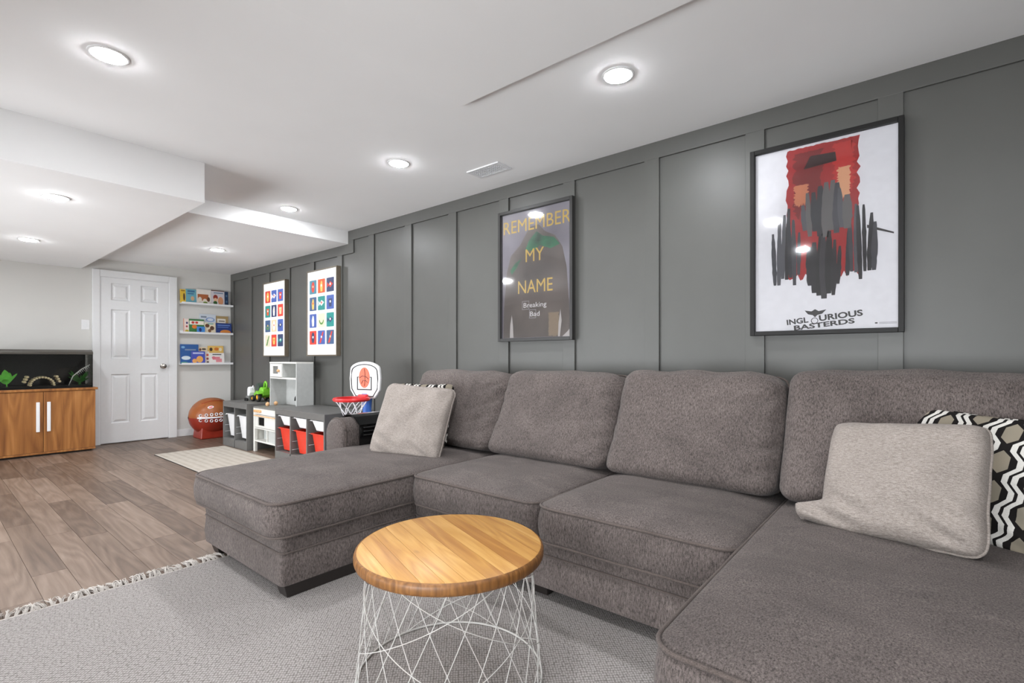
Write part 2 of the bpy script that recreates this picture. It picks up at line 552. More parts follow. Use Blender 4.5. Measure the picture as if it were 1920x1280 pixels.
# board and batten on the dark wall
BT = 0.016
bx = [0.0, 0.582, 1.10, 1.63, 2.19, 2.756, 3.317, 3.889, 4.466, 5.03, 5.617, 6.214, 6.794, 7.37, 7.945, 8.52, 9.09, 9.66]
for i, x0 in enumerate(bx):
    top = SOF - 0.1 if x0 < 2.96 else CEIL - 0.1
    box('batten', 'dark', wd, x0, x0 + 0.094, -BT, 0.0, 0.1, top, 0.0015)
box('top_rail', 'dark', wd, 0.0, 2.965 + 0.095, -BT, 0.0, SOF - 0.1, SOF, 0.0012)
box('step_rail', 'dark', wd, 2.965, 2.965 + 0.095, -BT, 0.0, SOF, CEIL - 0.1, 0.0012)
box('top_rail', 'dark', wd, 2.965, RX, -BT, 0.0, CEIL - 0.1, CEIL, 0.0012)
box('bottom_rail', 'dark', wd, 0.0, RX, -BT, 0.0, 0.0, 0.1, 0.0012)
# baseboards of the light walls
o = box('baseboard_back', 'white', None, 0.0, 0.014, RY, -1.53, 0.0, 0.09, 0.003); struct(o)
o = box('baseboard_corner', 'white', None, 0.0, 0.014, -0.682, -0.02, 0.0, 0.09, 0.003); struct(o)

# ------------------------------------------------------------------ six-panel door
d = bpy.data.objects.new('door_1', None); COL.objects.link(d); d.location = (0, -1.12, 0); struct(d)
d['label'] = 'white six panel door with satin knob in the back wall'
dy0, dy1 = -1.46, -0.775
DT = 1.995
cols_ = [(-1.364, -1.178), (-1.07, -0.888)]
rows_ = [(0.245, 0.835), (1.02, 1.615), (1.725, 1.93)]
slab = MB()
# stiles and rails round the panels
ys = [dy0, cols_[0][0], cols_[0][1], cols_[1][0], cols_[1][1], dy1]
zs = [0.012, rows_[0][0], rows_[0][1], rows_[1][0], rows_[1][1], rows_[2][0], rows_[2][1], DT]
for i in range(5):
    for j in range(7):
        if i in (1, 3) and j in (1, 3, 5):
            continue
        slab.box(0.002, 0.034, ys[i], ys[i + 1], zs[j], zs[j + 1])
slab.build('door_slab', 'white', d)
for (a, b) in cols_:
    for (c, e) in rows_:
        p = MB()
        def rr(t): return (a + t, b - t, c + t, e - t)
        def ring(t, x):
            q = rr(t); return [(x, q[0], q[2]), (x, q[1], q[2]), (x, q[1], q[3]), (x, q[0], q[3])]
        p.rings([ring(0, 0.034), ring(0.010, 0.018), ring(0.018, 0.018), ring(0.04, 0.030), ring(0.046, 0.031)], False)
        p.f.append((16, 17, 18, 19))
        p.build('door_panel', 'white', d)
jm = MB()
jm.box(0, 0.038, dy0 - 0.008, dy0 - .002, 0, DT + 0.008); jm.box(0, 0.038, dy1 + .002, dy1 + 0.008, 0, DT + 0.008); jm.box(0, 0.038, dy0 - .002, dy1 + .002, DT + .002, DT + 0.008)
jm.build('jamb', 'white', d)
for nm, q in (('casing', (dy0 - 0.075, dy0 - 0.008, 0, DT + 0.085)), ('casing', (dy1 + 0.008, dy1 + 0.075 + 0.02, 0, DT + 0.085)), ('head_casing', (dy0 - 0.008, dy1 + 0.008, DT + 0.008, DT + 0.085))):
    box(nm, 'white', d, 0.0, 0.042, q[0], q[1], q[2], q[3], 0.004)
kn = MB().lathe([(0.001, 0.034), (0.033, 0.034), (0.033, 0.040), (0.012, 0.044), (0.011, 0.06), (0.022, 0.066), (0.0285, 0.078), (0.027, 0.09), (0.015, 0.097), (0.001, 0.098)], (0, -0.835, 0.927), 0, 24)
kn.build('knob', 'chrome', d, smooth=40)

sw = thing('light_switch', 'white rocker light switch plate on the grey wall beside door', 'switch', (0.0, -1.594, 1.42))
MB().box(0.0, 0.006, -1.63, -1.558, 1.362, 1.478).build('plate', 'whitepl', sw, bevel=0.003)
MB().box(0.006, 0.010, -1.611, -1.577, 1.386, 1.454).build('rocker', 'white', sw, bevel=0.002)

# ------------------------------------------------------------------ downlights
lights = [
    (4.823, -2.34, CEIL, 'round recessed downlight in upper left ceiling, largest in view'),
    (6.446, -0.80, CEIL, 'recessed downlight over the middle of the sofa, beside dropped ceiling'),
    (4.822, -0.80, CEIL, 'recessed downlight on high ceiling near the air register'),
    (3.256, -0.78, CEIL, 'recessed downlight just before the white soffit step'),
    (1.633, -0.77, SOF, 'recessed downlight in the soffit before the door and book ledges'),
    (3.217, -2.29, BULK, 'nearer of two recessed downlights in the low left bulkhead'),
    (1.483, -2.23, BULK, 'farther of two recessed downlights in the low left bulkhead, above tank'),
    (6.446, -2.34, DROP, 'recessed downlight in the dropped ceiling over the rug'),
    (8.07, -2.34, DROP, 'added unseen downlight in dropped ceiling behind the viewer'),  # lamps from here on are unseen, added along the grid for ambient light
    (4.823, -3.85, CEIL, 'added unseen downlight near the far left side wall'),
    (6.446, -3.85, DROP, 'added unseen downlight in dropped ceiling near the side wall'),
    (8.07, -3.85, DROP, 'added unseen downlight in dropped ceiling, rear corner'),
]
ring_m = lens_m = None
for (x, y, z, lab) in lights:
    t = thing('recessed_downlight', lab, 'light', (x, y, z), 'recessed ceiling downlights')
    if ring_m is None:
        ring_m = MB().lathe([(0.061, -0.001), (0.062, -0.005), (0.068, -0.005), (0.073, -0.003), (0.074, 0.0), (0.061, 0.0)], (0, 0, 0), 2, 32, False).build('trim_ring', 'white', t, smooth=40, local=True)
        lens_m = MB().lathe([(0.001, -0.013), (0.03, -0.012), (0.052, -0.009), (0.061, -0.004), (0.0615, -0.001)], (0, 0, 0), 2, 28, False).build('lens', 'lens', t, smooth=True, local=True)
    else:
        dup(ring_m, t); dup(lens_m, t)

# ------------------------------------------------------------------ ceiling register
v = thing('air_register', 'white rectangular air register in the ceiling near dark wall', 'vent', (5.21, -0.325, CEIL))
fx0, fx1, fy0, fy1 = 5.065, 5.355, -0.40, -0.255
fr = MB()
fr.box(fx0, fx1, fy0, fy0 + 0.02, CEIL - 0.008, CEIL); fr.box(fx0, fx1, fy1 - 0.02, fy1, CEIL - 0.008, CEIL)
fr.box(fx0, fx0 + 0.022, fy0 + .02, fy1 - .02, CEIL - 0.008, CEIL); fr.box(fx1 - 0.022, fx1, fy0 + .02, fy1 - .02, CEIL - 0.008, CEIL)
fr.build('frame', 'vent', v)
box('duct', 'ventdark', v, fx0 + 0.02, fx1 - 0.02, fy0 + 0.018, fy1 - 0.018, CEIL - 0.003, CEIL - 0.001)
for i in range(14):
    x = fx0 + 0.03 + i * (fx1 - fx0 - 0.06) / 13
    box('slat', 'vent', v, x - 0.0028, x + 0.0028, fy0 + 0.02, fy1 - 0.02, CEIL - 0.007, CEIL - 0.003)
for i in range(5):
    y = fy0 + 0.034 + i * (fy1 - fy0 - 0.068) / 4
    box('cross_bar', 'vent', v, fx0 + 0.022, fx1 - 0.022, y - 0.0025, y + 0.0025, CEIL - 0.0072, CEIL - 0.004)

# ------------------------------------------------------------------ rugs
rug = thing('area_rug', 'large pale grey woven rug with fringe under table and sofa', 'rug', (6.7, -2.3, 0))
RX0, RX1, RY0, RY1 = 4.765, 8.9, -3.75, -0.9
MB().box(RX0, RX1, RY0, RY1, 0.0005, 0.009).build('woven_field', 'rug', rug, bevel=0.003)
box('selvedge', 'fringe', rug, RX0 - 0.006, RX0 + 0.004, RY0, RY1, 0.0005, 0.0095, 0.002)
tassels = []
for k in range(6):
    b = MB()
    for s in range(9):
        y = random.uniform(-0.012, 0.012); a = random.uniform(-0.5, 0.5); ln = random.uniform(0.055, 0.095)
        z1 = random.uniform(0.004, 0.024); bend = random.uniform(-0.02, 0.02)
        path = [(0, y * 0.4, 0.007), (-ln * 0.3, y * 0.7, 0.011 + z1 * 0.4), (-ln * 0.65, y + bend * 0.4 + a * 0.01, 0.004 + z1 * 0.6), (-ln, y + bend + a * 0.02, 0.004 + random.uniform(0, 0.008))]
        b.tube(path, lambda t: 0.0023 * (1 - 0.4 * t), 4)
    tassels.append(b)
tm = []
y = -3.74; k = 0
while y < -1.2:
    if k < 6:
        o = tassels[k].build('tassel', 'fringe', rug, local=True, smooth=True); tm.append(o)
    else:
        o = dup(random.choice(tm), rug)
    o.location = (RX0 - 6.7, y + 2.3, random.uniform(0, 0.002)); o.rotation_euler = (0, 0, random.uniform(-0.45, 0.45))
    y += random.uniform(0.019, 0.027); k += 1

r2 = thing('runner_rug', 'small cream ribbed rug in front of the storage units', 'rug', (2.3, -0.9, 0))
MB().box(1.25, 3.3, -1.24, -0.555, 0.0005, 0.008).build('ribbed_field', 'rug2', r2, bevel=0.003)
box('dark_edge', 'rubber', r2, 1.25, 3.3, -1.246, -1.238, 0.0005, 0.005)

# ------------------------------------------------------------------ sectional sofa
sofa = thing('sectional_sofa', 'charcoal grey u shaped sectional sofa with two chaise ends', 'sofa', (6.3, -0.9, 0))

def nz(p, s, seed=0.0):
    return mnoise.noise(Vector((p[0] * s + seed, p[1] * s - seed * 0.7, p[2] * s + seed * 1.3)))

def seat_cushion(name, x0, x1, y0, y1, z0, zw, crown, r, seed):
    """upholstered seat: boxed border with a crowned top and welts"""
    out = dense(rrect(x0, x1, y0, y1, r, 7), 0.03)
    cx, cy = (x0 + x1) / 2, (y0 + y1) / 2
    hx, hy = (x1 - x0) / 2, (y1 - y0) / 2
    rings = []
    def ring(s, z, grow=0.0):
        pts = []
        for (px, py) in out:
            qx, qy = cx + (px - cx) * s, cy + (py - cy) * s
            if grow:
                dx, dy = px - cx, py - cy
                L = max(abs(dx) / hx, abs(dy) / hy)
                nx = dx / hx if abs(dx) / hx > 0.93 * L else 0
                ny = dy / hy if abs(dy) / hy > 0.93 * L else 0
                q = math.hypot(nx, ny) or 1
                qx += grow * nx / q; qy += grow * ny / q
            pts.append((qx, qy, z))
        return pts
    H = zw - z0
    rings.append(ring(0.80, z0 + 0.012)); rings.append(ring(0.96, z0 + 0.003)); rings.append(ring(0.992, z0 + 0.004))
    for t in (0.12, 0.3, 0.5, 0.7, 0.88):
        rings.append([(px + 0.004 * nz((px, py, z0 + H * t), 7, seed), py + 0.006 * nz((px, py, z0 + H * t), 6, seed + 3), z0 + H * t) for (px, py, _) in ring(1.0, 0, 0.014 * math.sin(PI * t))])
    rings.append(ring(0.997, zw))
    for s in (0.988, 0.97, 0.945, 0.91, 0.86, 0.8, 0.72, 0.63, 0.53, 0.42, 0.3, 0.18, 0.08):
        pts = []
        for (px, py, _) in ring(s, 0):
            u = min(1, abs((px - cx) / hx)); vv = min(1, abs((py - cy) / hy))
            c = crown * ((1 - u ** 3.2) * (1 - vv ** 3.2)) ** 0.55
            c += 0.007 * nz((px, py, 0), 4.5, seed) * min(1, (1 - s) * 6) + 0.003 * nz((px, py, 0), 13, seed) * min(1, (1 - s) * 6)
            pts.append((px, py, zw + c))
        rings.append(pts)
    o = MB().rings(rings, True).build(name, 'sofa', sofa, smooth=True)
    def welt(z, s=1.004):
        return [((cx + (px - cx) * s), (cy + (py - cy) * s), z + 0.003 * nz((px, py, z), 5, seed)) for (px, py) in out]
    MB().tube(welt(zw), 0.0058, 6, True).build('piping', 'piping', o, smooth=True)
    MB().tube(welt(z0 + 0.006, 1.0), 0.0055, 6, True).build('piping', 'piping', o, smooth=True)
    return o

def sofa_base(x0, x1, y0, y1, sides):
    """frame under the seats, seam line two thirds up"""
    out = dense(rrect(x0, x1, y0, y1, 0.025, 4), 0.06)
    cx, cy = (x0 + x1) / 2, (y0 + y1) / 2
    def ring(g, z):
        return [(px + (g if px > cx else -g), py + (g if py > cy else -g), z) for (px, py) in out]
    o = MB().rings([ring(-0.012, 0.066), ring(0.0, 0.073), ring(0.006, 0.13), ring(0.0, 0.205), ring(-0.003, 0.21), ring(0.0, 0.215), ring(0.003, 0.25), ring(-0.004, 0.285)], True).build('base', 'sofa', sofa, smooth=50)
    MB().tube([(p[0], p[1], 0.21) for p in ring(0.001, 0)], 0.0042, 6, True).build('piping', 'piping', o, smooth=True)
    return o

sofa_base(4.62, 5.475, -1.90, -0.12, 0)
sofa_base(5.477, 7.10, -1.20, -0.12, 0)
sofa_base(7.102, 7.93, -1.86, -0.12, 0)
seat_cushion('seat_cushion', 4.575, 5.495, -1.945, -0.40, 0.278, 0.425, 0.042, (0.07, 0.03, 0.03, 0.09), 1.0)
seat_cushion('seat_cushion', 5.50, 6.30, -1.245, -0.40, 0.278, 0.425, 0.045, (0.06, 0.03, 0.03, 0.06), 5.0)
seat_cushion('seat_cushion', 6.306, 7.085, -1.25, -0.40, 0.278, 0.425, 0.047, (0.06, 0.03, 0.03, 0.06), 9.0)
seat_cushion('seat_cushion', 7.09, 7.95, -1.90, -0.40, 0.278, 0.43, 0.042, (0.09, 0.03, 0.03, 0.07), 13.0)
# skids that show as feet at the corners
for (x0, x1, y0, y1) in ((5.37, 5.46, -1.882, -0.3), (4.64, 4.73, -1.882, -0.3), (7.115, 7.205, -1.845, -0.3), (7.82, 7.91, -1.845, -0.3), (6.2, 6.3, -1.16, -0.3)):
    MB().frustum((x0 + 0.01, x1 - 0.01, y0 + 0.018, y1, 0.0095), (x0, x1, y0, y1, 0.07)).build('foot', 'foot', sofa, bevel=0.003)
# back frame and arms
MB().box(4.43, 8.17, -0.27, -0.09, 0.06, 0.83).build('back_frame', 'sofa', sofa, bevel=0.03, seg=3)
def arm(x0, x1, y0, y1):
    prof = []
    w_ = (x1 - x0) / 2
    for i in range(13):
        a = PI * i / 12
        prof.append(((x0 + x1) / 2 + (w_ + 0.012) * math.cos(a), 0.545 + 0.085 * math.sin(a)))
    prof += [(x0 - 0.006, 0.30), (x0, 0.06), (x1, 0.06), (x1 + 0.006, 0.30)]
    def ring(g, y):
        c = ((x0 + x1) / 2, 0.33)
        return [(c[0] + (p[0] - c[0]) * (1 - g), y, c[1] + (p[1] - c[1]) * (1 - g * 0.8)) for p in prof]
    b = MB().rings([ring(0.12, y0), ring(0.03, y0 + 0.012), ring(0.0, y0 + 0.035), ring(0, (y0 + y1) / 2), ring(0, y1)], True)
    o = b.build('arm', 'sofa', sofa, smooth=55)
    MB().tube([(p[0], y0 + 0.028, p[2]) for p in ring(-0.002, 0)], 0.0045, 6, True).build('piping', 'piping', o, smooth=True)
    return o
arm(4.43, 4.615, -1.10, -0.15)
arm(7.97, 8.16, -1.10, -0.15)

def e_top(u, q):
    return max(0, u - 0.6) / 0.4 * max(0, q)

def back_cushion(x0, x1, seed, ztop, slump):
    """loose back cushion: soft box leaning on the frame, gathered at its right side"""
    nx, nyy, nzv = 30, 10, 22
    W2, H2 = (x1 - x0) / 2, (ztop - 0.405) / 2
    D2 = 0.105
    r = 0.058
    bm = bmesh.new()
    bmesh.ops.create_cube(bm, size=2.0)
    bmesh.ops.subdivide_edges(bm, edges=bm.edges[:], cuts=39, use_grid_fill=True)
    lean = math.atan2(0.205, 0.5)
    vs = []; idx = {}
    for i, vt in enumerate(bm.verts):
        idx[vt] = i
        u, d_, q = vt.co
        p = Vector((u * W2, d_ * D2, q * H2))
        inner = Vector((max(-(W2 - r), min(W2 - r, p.x)), max(-(D2 - r), min(D2 - r, p.y)), max(-(H2 - r), min(H2 - r, p.z))))
        n = p - inner
        if n.length > 1e-6:
            p = inner + n.normalized() * r
        bul = (1 - u ** 4) * (1 - q ** 4)
        if d_ < 0: p.y -= 0.035 * bul * abs(d_)
        p.z += 0.010 * (1 - u * u) * max(q, 0) + 0.016 * nz((p.x, p.y, p.z), 6, seed) * max(q, 0) - 0.016 * e_top(u, q)
        # belly droops over the seat
        p.y -= 0.06 * max(0, -q) ** 1.3
        # creases running in from the sides, stronger on the right
        e = max(0, (u - 0.3) / 0.7); e2 = max(0, (-u - 0.75) / 0.25)
        cr = (1 - abs(math.sin((q * 1.9 - u * 1.1) * 4.2 + 1.6 * nz((u, q, 0), 2.0, seed) + seed))) ** 2
        p.y += (0.046 * e ** 1.6 * max(0, 0.6 + 0.7 * nz((q, u, 0), 2.1, seed + 4)) + 0.008 * e2) * cr * (1 if d_ < 0 else 0)
        p.x += 0.006 * nz((p.x, p.z, p.y), 8, seed) * e - (0.016 * (1 - q * q) * (1 if u > 0 else -1) * -0.4) * abs(u)
        p.y += 0.009 * nz((p.x, 0, p.z), 5, seed + 2) + 0.003 * nz((p.x, 0, p.z), 16, seed + 2)
        # lean back
        y2 = p.y * math.cos(lean) + p.z * math.sin(lean)
        z2 = -p.y * math.sin(lean) * 0.55 + p.z * math.cos(lean) * 1.03
        vs.append(((x0 + x1) / 2 + p.x + slump * q, -0.465 + y2, 0.43 + H2 + z2))
    fs = [tuple(idx[a] for a in f.verts) for f in bm.faces]
    edge = []
    bm.free()
    o = MB().add(vs, fs).build('back_cushion', 'sofa', sofa, smooth=True)
    # welt round the rear edge of the face
    path = []
    for (u, q) in dense(rrect(-0.97, 0.97, -0.97, 0.97, 0.16, 5), 0.06):
        px, py, pz = u * W2, D2 * 0.55, q * H2
        y2 = py * math.cos(lean) + pz * math.sin(lean)
        z2 = -py * math.sin(lean) * 0.55 + pz * math.cos(lean) * 1.03
        path.append(((x0 + x1) / 2 + px * 1.012 + slump * q, -0.465 + y2, 0.43 + H2 + z2 + (0.012 if q > 0.9 else 0)))
    MB().tube(path, 0.005, 6, True).build('piping', 'piping', o, smooth=True)
    return o
back_cushion(4.66, 5.495, 2.0, 0.915, 0.0)
back_cushion(5.50, 6.29, 7.0, 0.925, 0.0)
back_cushion(6.30, 7.07, 12.0, 0.935, 0.0)
back_cushion(7.085, 7.93, 17.0, 0.955, 0.0)

# glossy tray draped over the far arm
tr = thing('arm_tray', 'glossy black tray draped over the far sofa arm', 'tray', (4.52, -0.72, 0.0))
prof = []
for i in range(9):
    a = math.radians(35 + 110 * i / 8)
    prof.append((4.5225 + 0.112 * math.cos(a), 0.547 + 0.094 * math.sin(a)))
inner = [(4.642, 0.585), (4.645, 0.36)]
outl = inner[::-1] + prof + [(4.405, 0.57), (4.400, 0.40)]
thick = [(p[0] + (0.008 if p[0] > 4.5225 else -0.008) * min(1, abs(p[0] - 4.5225) * 12), p[1] + (0.008 if p[1] > 0.59 else 0)) for p in outl]
MB().prism(outl + thick[::-1], 1, -0.985, -0.47).build('tray_shell', 'blackgloss', tr, smooth=40)
for i in range(3):
    MB().tube([(4.654, -0.96, 0.565 - 0.025 * i), (4.654, -0.49, 0.565 - 0.025 * i)], 0.005, 6).build('ridge', 'blackgloss', tr, smooth=True)

# ------------------------------------------------------------------ throw pillows
def pillow(name, label, mkey, loc, yaw, tilt, roll, w_, h_, t_, seed, wr=0.012, pinch=0.0):
    root = bpy.data.objects.new(name, None); COL.objects.link(root)
    tag(root, label, 'pillow', 'throw pillows on the sofa')
    root.location = loc
    # local: x across, y up, z toward the viewer; stand it up, lean it back, turn it
    from mathutils import Euler, Matrix
    R = Matrix.Rotation(yaw, 4, 'Z') @ Matrix.Rotation(PI / 2 - tilt, 4, 'X') @ Matrix.Rotation(roll, 4, 'Z')
    root.rotation_euler = R.to_euler()
    n = 44
    def pt(u, v_, side):
        a, b = u * w_ / 2, v_ * h_ / 2
        sx = 1 - 0.05 * (1 - v_ * v_) - 0.085 * (abs(u) * abs(v_)) ** 7; sy = 1 - 0.05 * (1 - u * u) - 0.085 * (abs(u) * abs(v_)) ** 7
        sx += 0.014 * nz((0, v_ * 2.3, 0), 1.3, seed); sy += 0.014 * nz((u * 2.3, 0, 0), 1.3, seed + 5)
        x, y = a * sx, b * sy
        e = max(0.0, (1 - u ** 2) * (1 - v_ ** 2))
        z = side * t_ / 2 * e ** 0.33
        q = 1 - max(abs(u), abs(v_))
        k = min(1, q * 6)
        z += wr * k * nz((u * 1.1, v_ * 1.1, side), 2.2, seed)
        # creases fanning from the lower corners
        cr = max(0, -v_ - 0.1) * max(0, 1.0 - abs(abs(u) - 0.6) * 2)
        z += wr * 1.1 * cr * k * math.sin((u * 1.4 + v_ * 2.6) * 7 + seed)
        if pinch and u < -0.5 and v_ < -0.5:
            s = min(1, ((-u - 0.5) * 2) * ((-v_ - 0.5) * 2) * 2.2)
            x -= pinch * s; y += 0.02 * s; z += 0.3 * pinch * s
        return (x, y, z)
    b = MB()
    g = [-math.cos(PI * i / n) * 0.5 + 0.5 for i in range(n + 1)]
    g = [0.6 * (-1 + 2.0 * i / n) + 0.4 * (-math.cos(PI * i / n)) for i in range(n + 1)]
    for side in (1, -1):
        vs = [pt(u, v_, side) for v_ in g for u in g]
        fs = [(j * (n + 1) + i, j * (n + 1) + i + 1, (j + 1) * (n + 1) + i + 1, (j + 1) * (n + 1) + i) for j in range(n) for i in range(n)]
        b.add(vs, fs)
    b.build('cover', mkey, root, smooth=True, local=True)
    rim = [(g[i], -1) for i in range(n)] + [(1, g[i]) for i in range(n)] + [(g[n - i], 1) for i in range(n)] + [(-1, g[n - i]) for i in range(n)]
    path = []
    for (u, v_) in rim:
        p = pt(u, v_, 1)
        f = 1.0
        path.append((p[0] * 1.004, p[1] * 1.004, p[2] * 0 + 0.012 * nz((u * 2, v_ * 2, 0), 1.5, seed)))
    MB().tube(path, 0.0042, 6, True).build('piping', mkey, root, smooth=True, local=True)
    return root
pillow('throw_pillow', 'pale grey throw pillow on the left chaise before patterned one', 'pillow', (5.135, -0.935, 0.645), math.radians(22), math.radians(24), math.radians(-4), 0.485, 0.465, 0.17, 3.0, 0.02)
pillow('patterned_pillow', 'hexagon patterned pillow peeking out behind grey pillow on left chaise', 'hex', (4.985, -0.745, 0.655), math.radians(25), math.radians(22), math.radians(0), 0.42, 0.435, 0.13, 8.0)
pillow('throw_pillow', 'pale beige throw pillow with folded corner on right chaise', 'pillow', (7.475, -0.86, 0.632), math.radians(-19), math.radians(30), math.radians(6), 0.44, 0.41, 0.19, 14.0, 0.02, 0.075)
pillow('patterned_pillow', 'hexagon patterned pillow behind the beige one at right edge', 'hex', (7.655, -0.665, 0.645), math.radians(-29), math.radians(24), math.radians(-3), 0.54, 0.43, 0.14, 21.0)

# ------------------------------------------------------------------ basket table
TX, TY, TZ, TR_ = 6.346, -1.763, 0.43, 0.300
tb = thing('basket_table', 'round pine topped side table on a white wire basket', 'table', (TX, TY, 0.009))
top_ang = math.radians(-18.5)
nb = 11
edges_ = [-TR_ + 2 * TR_ * i / nb for i in range(nb + 1)]
edges_[0] = -TR_ + 0.0; edges_[-1] = TR_
tp = bpy.data.objects.new('table_top', None); COL.objects.link(tp); tp.parent = tb
tp.location = (0, 0, TZ - 0.009); tp.rotation_euler = (0, 0, top_ang)
for i in range(nb):
    a, b = edges_[i] + 0.0004, edges_[i + 1] - 0.0004
    def outline(R, na=12):
        aa = max(-R + 1e-4, min(R - 1e-4, a * R / TR_ if i == 0 else a)); bb = max(-R + 1e-4, min(R - 1e-4, b * R / TR_ if i == nb - 1 else b))
        t0, t1 = math.asin(aa / R), math.asin(bb / R)
        pr = [(R * math.cos(t0 + (t1 - t0) * k / na), R * math.sin(t0 + (t1 - t0) * k / na)) for k in range(na + 1)]
        pl = [(-p[0], p[1]) for p in pr[::-1]]
        return pr + pl
    rs = []
    for (R, z) in ((TR_ - 0.010, -0.038), (TR_ - 0.003, -0.034), (TR_, -0.026), (TR_, -0.012), (TR_ - 0.003, -0.004), (TR_ - 0.010, 0.0)):
        rs.append([(p[0], p[1], z) for p in outline(R)])
    o = MB().rings(rs, True).build('board', 'pine', tp, local=True, smooth=30)
MB().lathe([(TR_ - 0.008, -0.0385), (TR_ - 0.001, -0.035), (TR_ + 0.0025, -0.027), (TR_ + 0.0025, -0.013), (TR_ - 0.0005, -0.0045), (TR_ - 0.006, -0.001)], (0, 0, 0), 2, 72, False).build('edge_band', 'endgrain', tp, local=True, smooth=True)
cage = thing('wire_basket', '', '', (0, 0, 0)); del cage['label']; del cage['category']
cage.parent = tb
HB = TZ - 0.009 - 0.038
def rad(t):           # 0 floor .. 1 top
    return 0.297 - 0.034 * t ** 0.8
def wring(t, r):
    R = rad(t)
    return MB().tube([(R * math.cos(2 * PI * i / 48), R * math.sin(2 * PI * i / 48), t * HB + (r if t == 0 else 0) - (r if t == 1 else 0)) for i in range(48)], r, 6, True)
wring(0.0, 0.0035).build('ring', 'wire', cage, smooth=True, local=True)
wring(1.0, 0.003).build('ring', 'wire', cage, smooth=True, local=True)
def helix(sgn, turn, bow):
    path = []
    for i in range(23):
        t = i / 22.0
        a = sgn * (turn * t + bow * math.sin(PI * t))
        R = rad(t)
        path.append((R * math.cos(a), R * math.sin(a), 0.004 + t * (HB - 0.006)))
    return MB().tube(path, 0.0014, 5)
n_w = 18
for sgn, turn, bow, off in ((1, 0.62, 0.0, 0.0), (-1, 0.62, 0.0, 0.17)):
    first = helix(sgn, turn, bow).build('wire', 'wire', cage, smooth=True, local=True)
    first.rotation_euler = (0, 0, off)
    for k in range(1, n_w):
        dup(first, cage, rot=(0, 0, off + 2 * PI * k / n_w))
# long sweeping wires that wind round the basket
for sgn in (1, -1):
    path = []
    for i in range(49):
        t = i / 48.0; R = rad(t) + 0.002
        a = sgn * 2.75 * t
        path.append((R * math.cos(a), R * math.sin(a), 0.004 + t * (HB - 0.006)))
    first = MB().tube(path, 0.0014, 5).build('sweep_wire', 'wire', cage, smooth=True, local=True)
    for k in range(1, 4):
        dup(first, cage, rot=(0, 0, 2 * PI * k / 4 + sgn * 0.2))

# ------------------------------------------------------------------ framed pictures on the dark wall
def frame(root, mkey, x0, x1, z0, z1, fw, y_face, lip=0.006):
    yb = -BT
    for nm, q in (('frame_side', (x0, x0 + fw, z0, z1)), ('frame_side', (x1 - fw, x1, z0, z1)), ('frame_rail', (x0 + fw, x1 - fw, z0, z0 + fw)), ('frame_rail', (x0 + fw, x1 - fw, z1 - fw, z1))):
        box(nm, mkey, root, q[0], q[1], y_face, yb - 0.001, q[2], q[3], 0.002)

def blob(pts, name, m, root, y, th=0.0003):
    return MB().prism(pts, 1, y - th, y).build(name, m, root)

def ragged(x0, x1, z0, z1, seed, amp=0.008, n=26):
    rnd = random.Random(seed); pts = []
    for i in range(n): pts.append((x0 + rnd.uniform(-amp, amp), z0 + (z1 - z0) * i / n))
    for i in range(n): pts.append((x0 + (x1 - x0) * i / n, z1 + rnd.uniform(-amp, amp) * 0.3))
    for i in range(n): pts.append((x1 + rnd.uniform(-amp, amp), z1 - (z1 - z0) * i / n))
    for i in range(n): pts.append((x1 - (x1 - x0) * i / n, z0 + rnd.uniform(-amp, amp) * 2))
    return pts

# --- large poster over the right end of the sofa: red field, dark upright forms, lettering
pb = thing('framed_poster', 'black framed poster with red field and dark upright shapes over sofa', 'poster', (7.146, -BT, 1.146), 'framed movie posters')
frame(pb, 'black', 6.826, 7.468, 1.147, 2.120, 0.022, -0.052)
box('backing', 'black', pb, 6.83, 7.464, -0.026, -BT - 0.001, 1.15, 2.116)
pp = MB().box(6.85, 7.446, -0.0285, -0.026, 1.17, 2.098).build('print', col((226, 225, 230)), pb)
Y1 = -0.0285
blob(ragged(6.998, 7.298, 1.435, 2.085, 5), 'red_field', col((158, 28, 30)), pp, Y1)
blob(ragged(7.03, 7.15, 1.75, 2.06, 8, 0.012), 'red_wash', col((120, 22, 24)), pp, Y1 - 0.0004)
blob(ragged(7.20, 7.28, 1.84, 2.07, 9, 0.012), 'red_wash', col((188, 44, 40)), pp, Y1 - 0.0004)
def strokes(cx, wdt, z0, z1, n, seed, tones):
    """a dark mass of loose upright brush strokes"""
    rnd = random.Random(seed)
    for i in range(n):
        u = (i + 0.5) / n * 2 - 1
        x = cx + u * wdt / 2
        hw = wdt / n * rnd.uniform(0.5, 0.95)
        a = z0 + (z1 - z0) * (0.10 * abs(u) + rnd.uniform(0, 0.16)); b = z1 - (z1 - z0) * (0.34 * u * u + rnd.uniform(0, 0.10))
        c = rnd.choice(tones)
        lean = rnd.uniform(-0.012, 0.012)
        L = []; R2 = []
        for k in range(13):
            t = k / 12
            ww = hw * (0.45 + 0.55 * math.sin(PI * min(1, 0.12 + t * 0.86))) * rnd.uniform(0.85, 1.12)
            L.append((x - ww + lean * t, a + (b - a) * t)); R2.append((x + ww + lean * t, a + (b - a) * t))
        blob(L + R2[::-1], 'brush_stroke', col(c), pp, Y1 - 0.0008 - 0.00005 * i)
tn = [(44, 44, 50), (62, 62, 68), (80, 80, 86), (36, 34, 38), (96, 92, 92)]
strokes(7.165, 0.20, 1.60, 1.90, 9, 1, tn)
strokes(7.158, 0.135, 1.30, 1.68, 7, 2, [(38, 36, 40), (52, 50, 54), (30, 28, 32)])
strokes(6.995, 0.125, 1.36, 1.80, 7, 4, tn)
strokes(7.305, 0.12, 1.38, 1.79, 7, 7, tn)
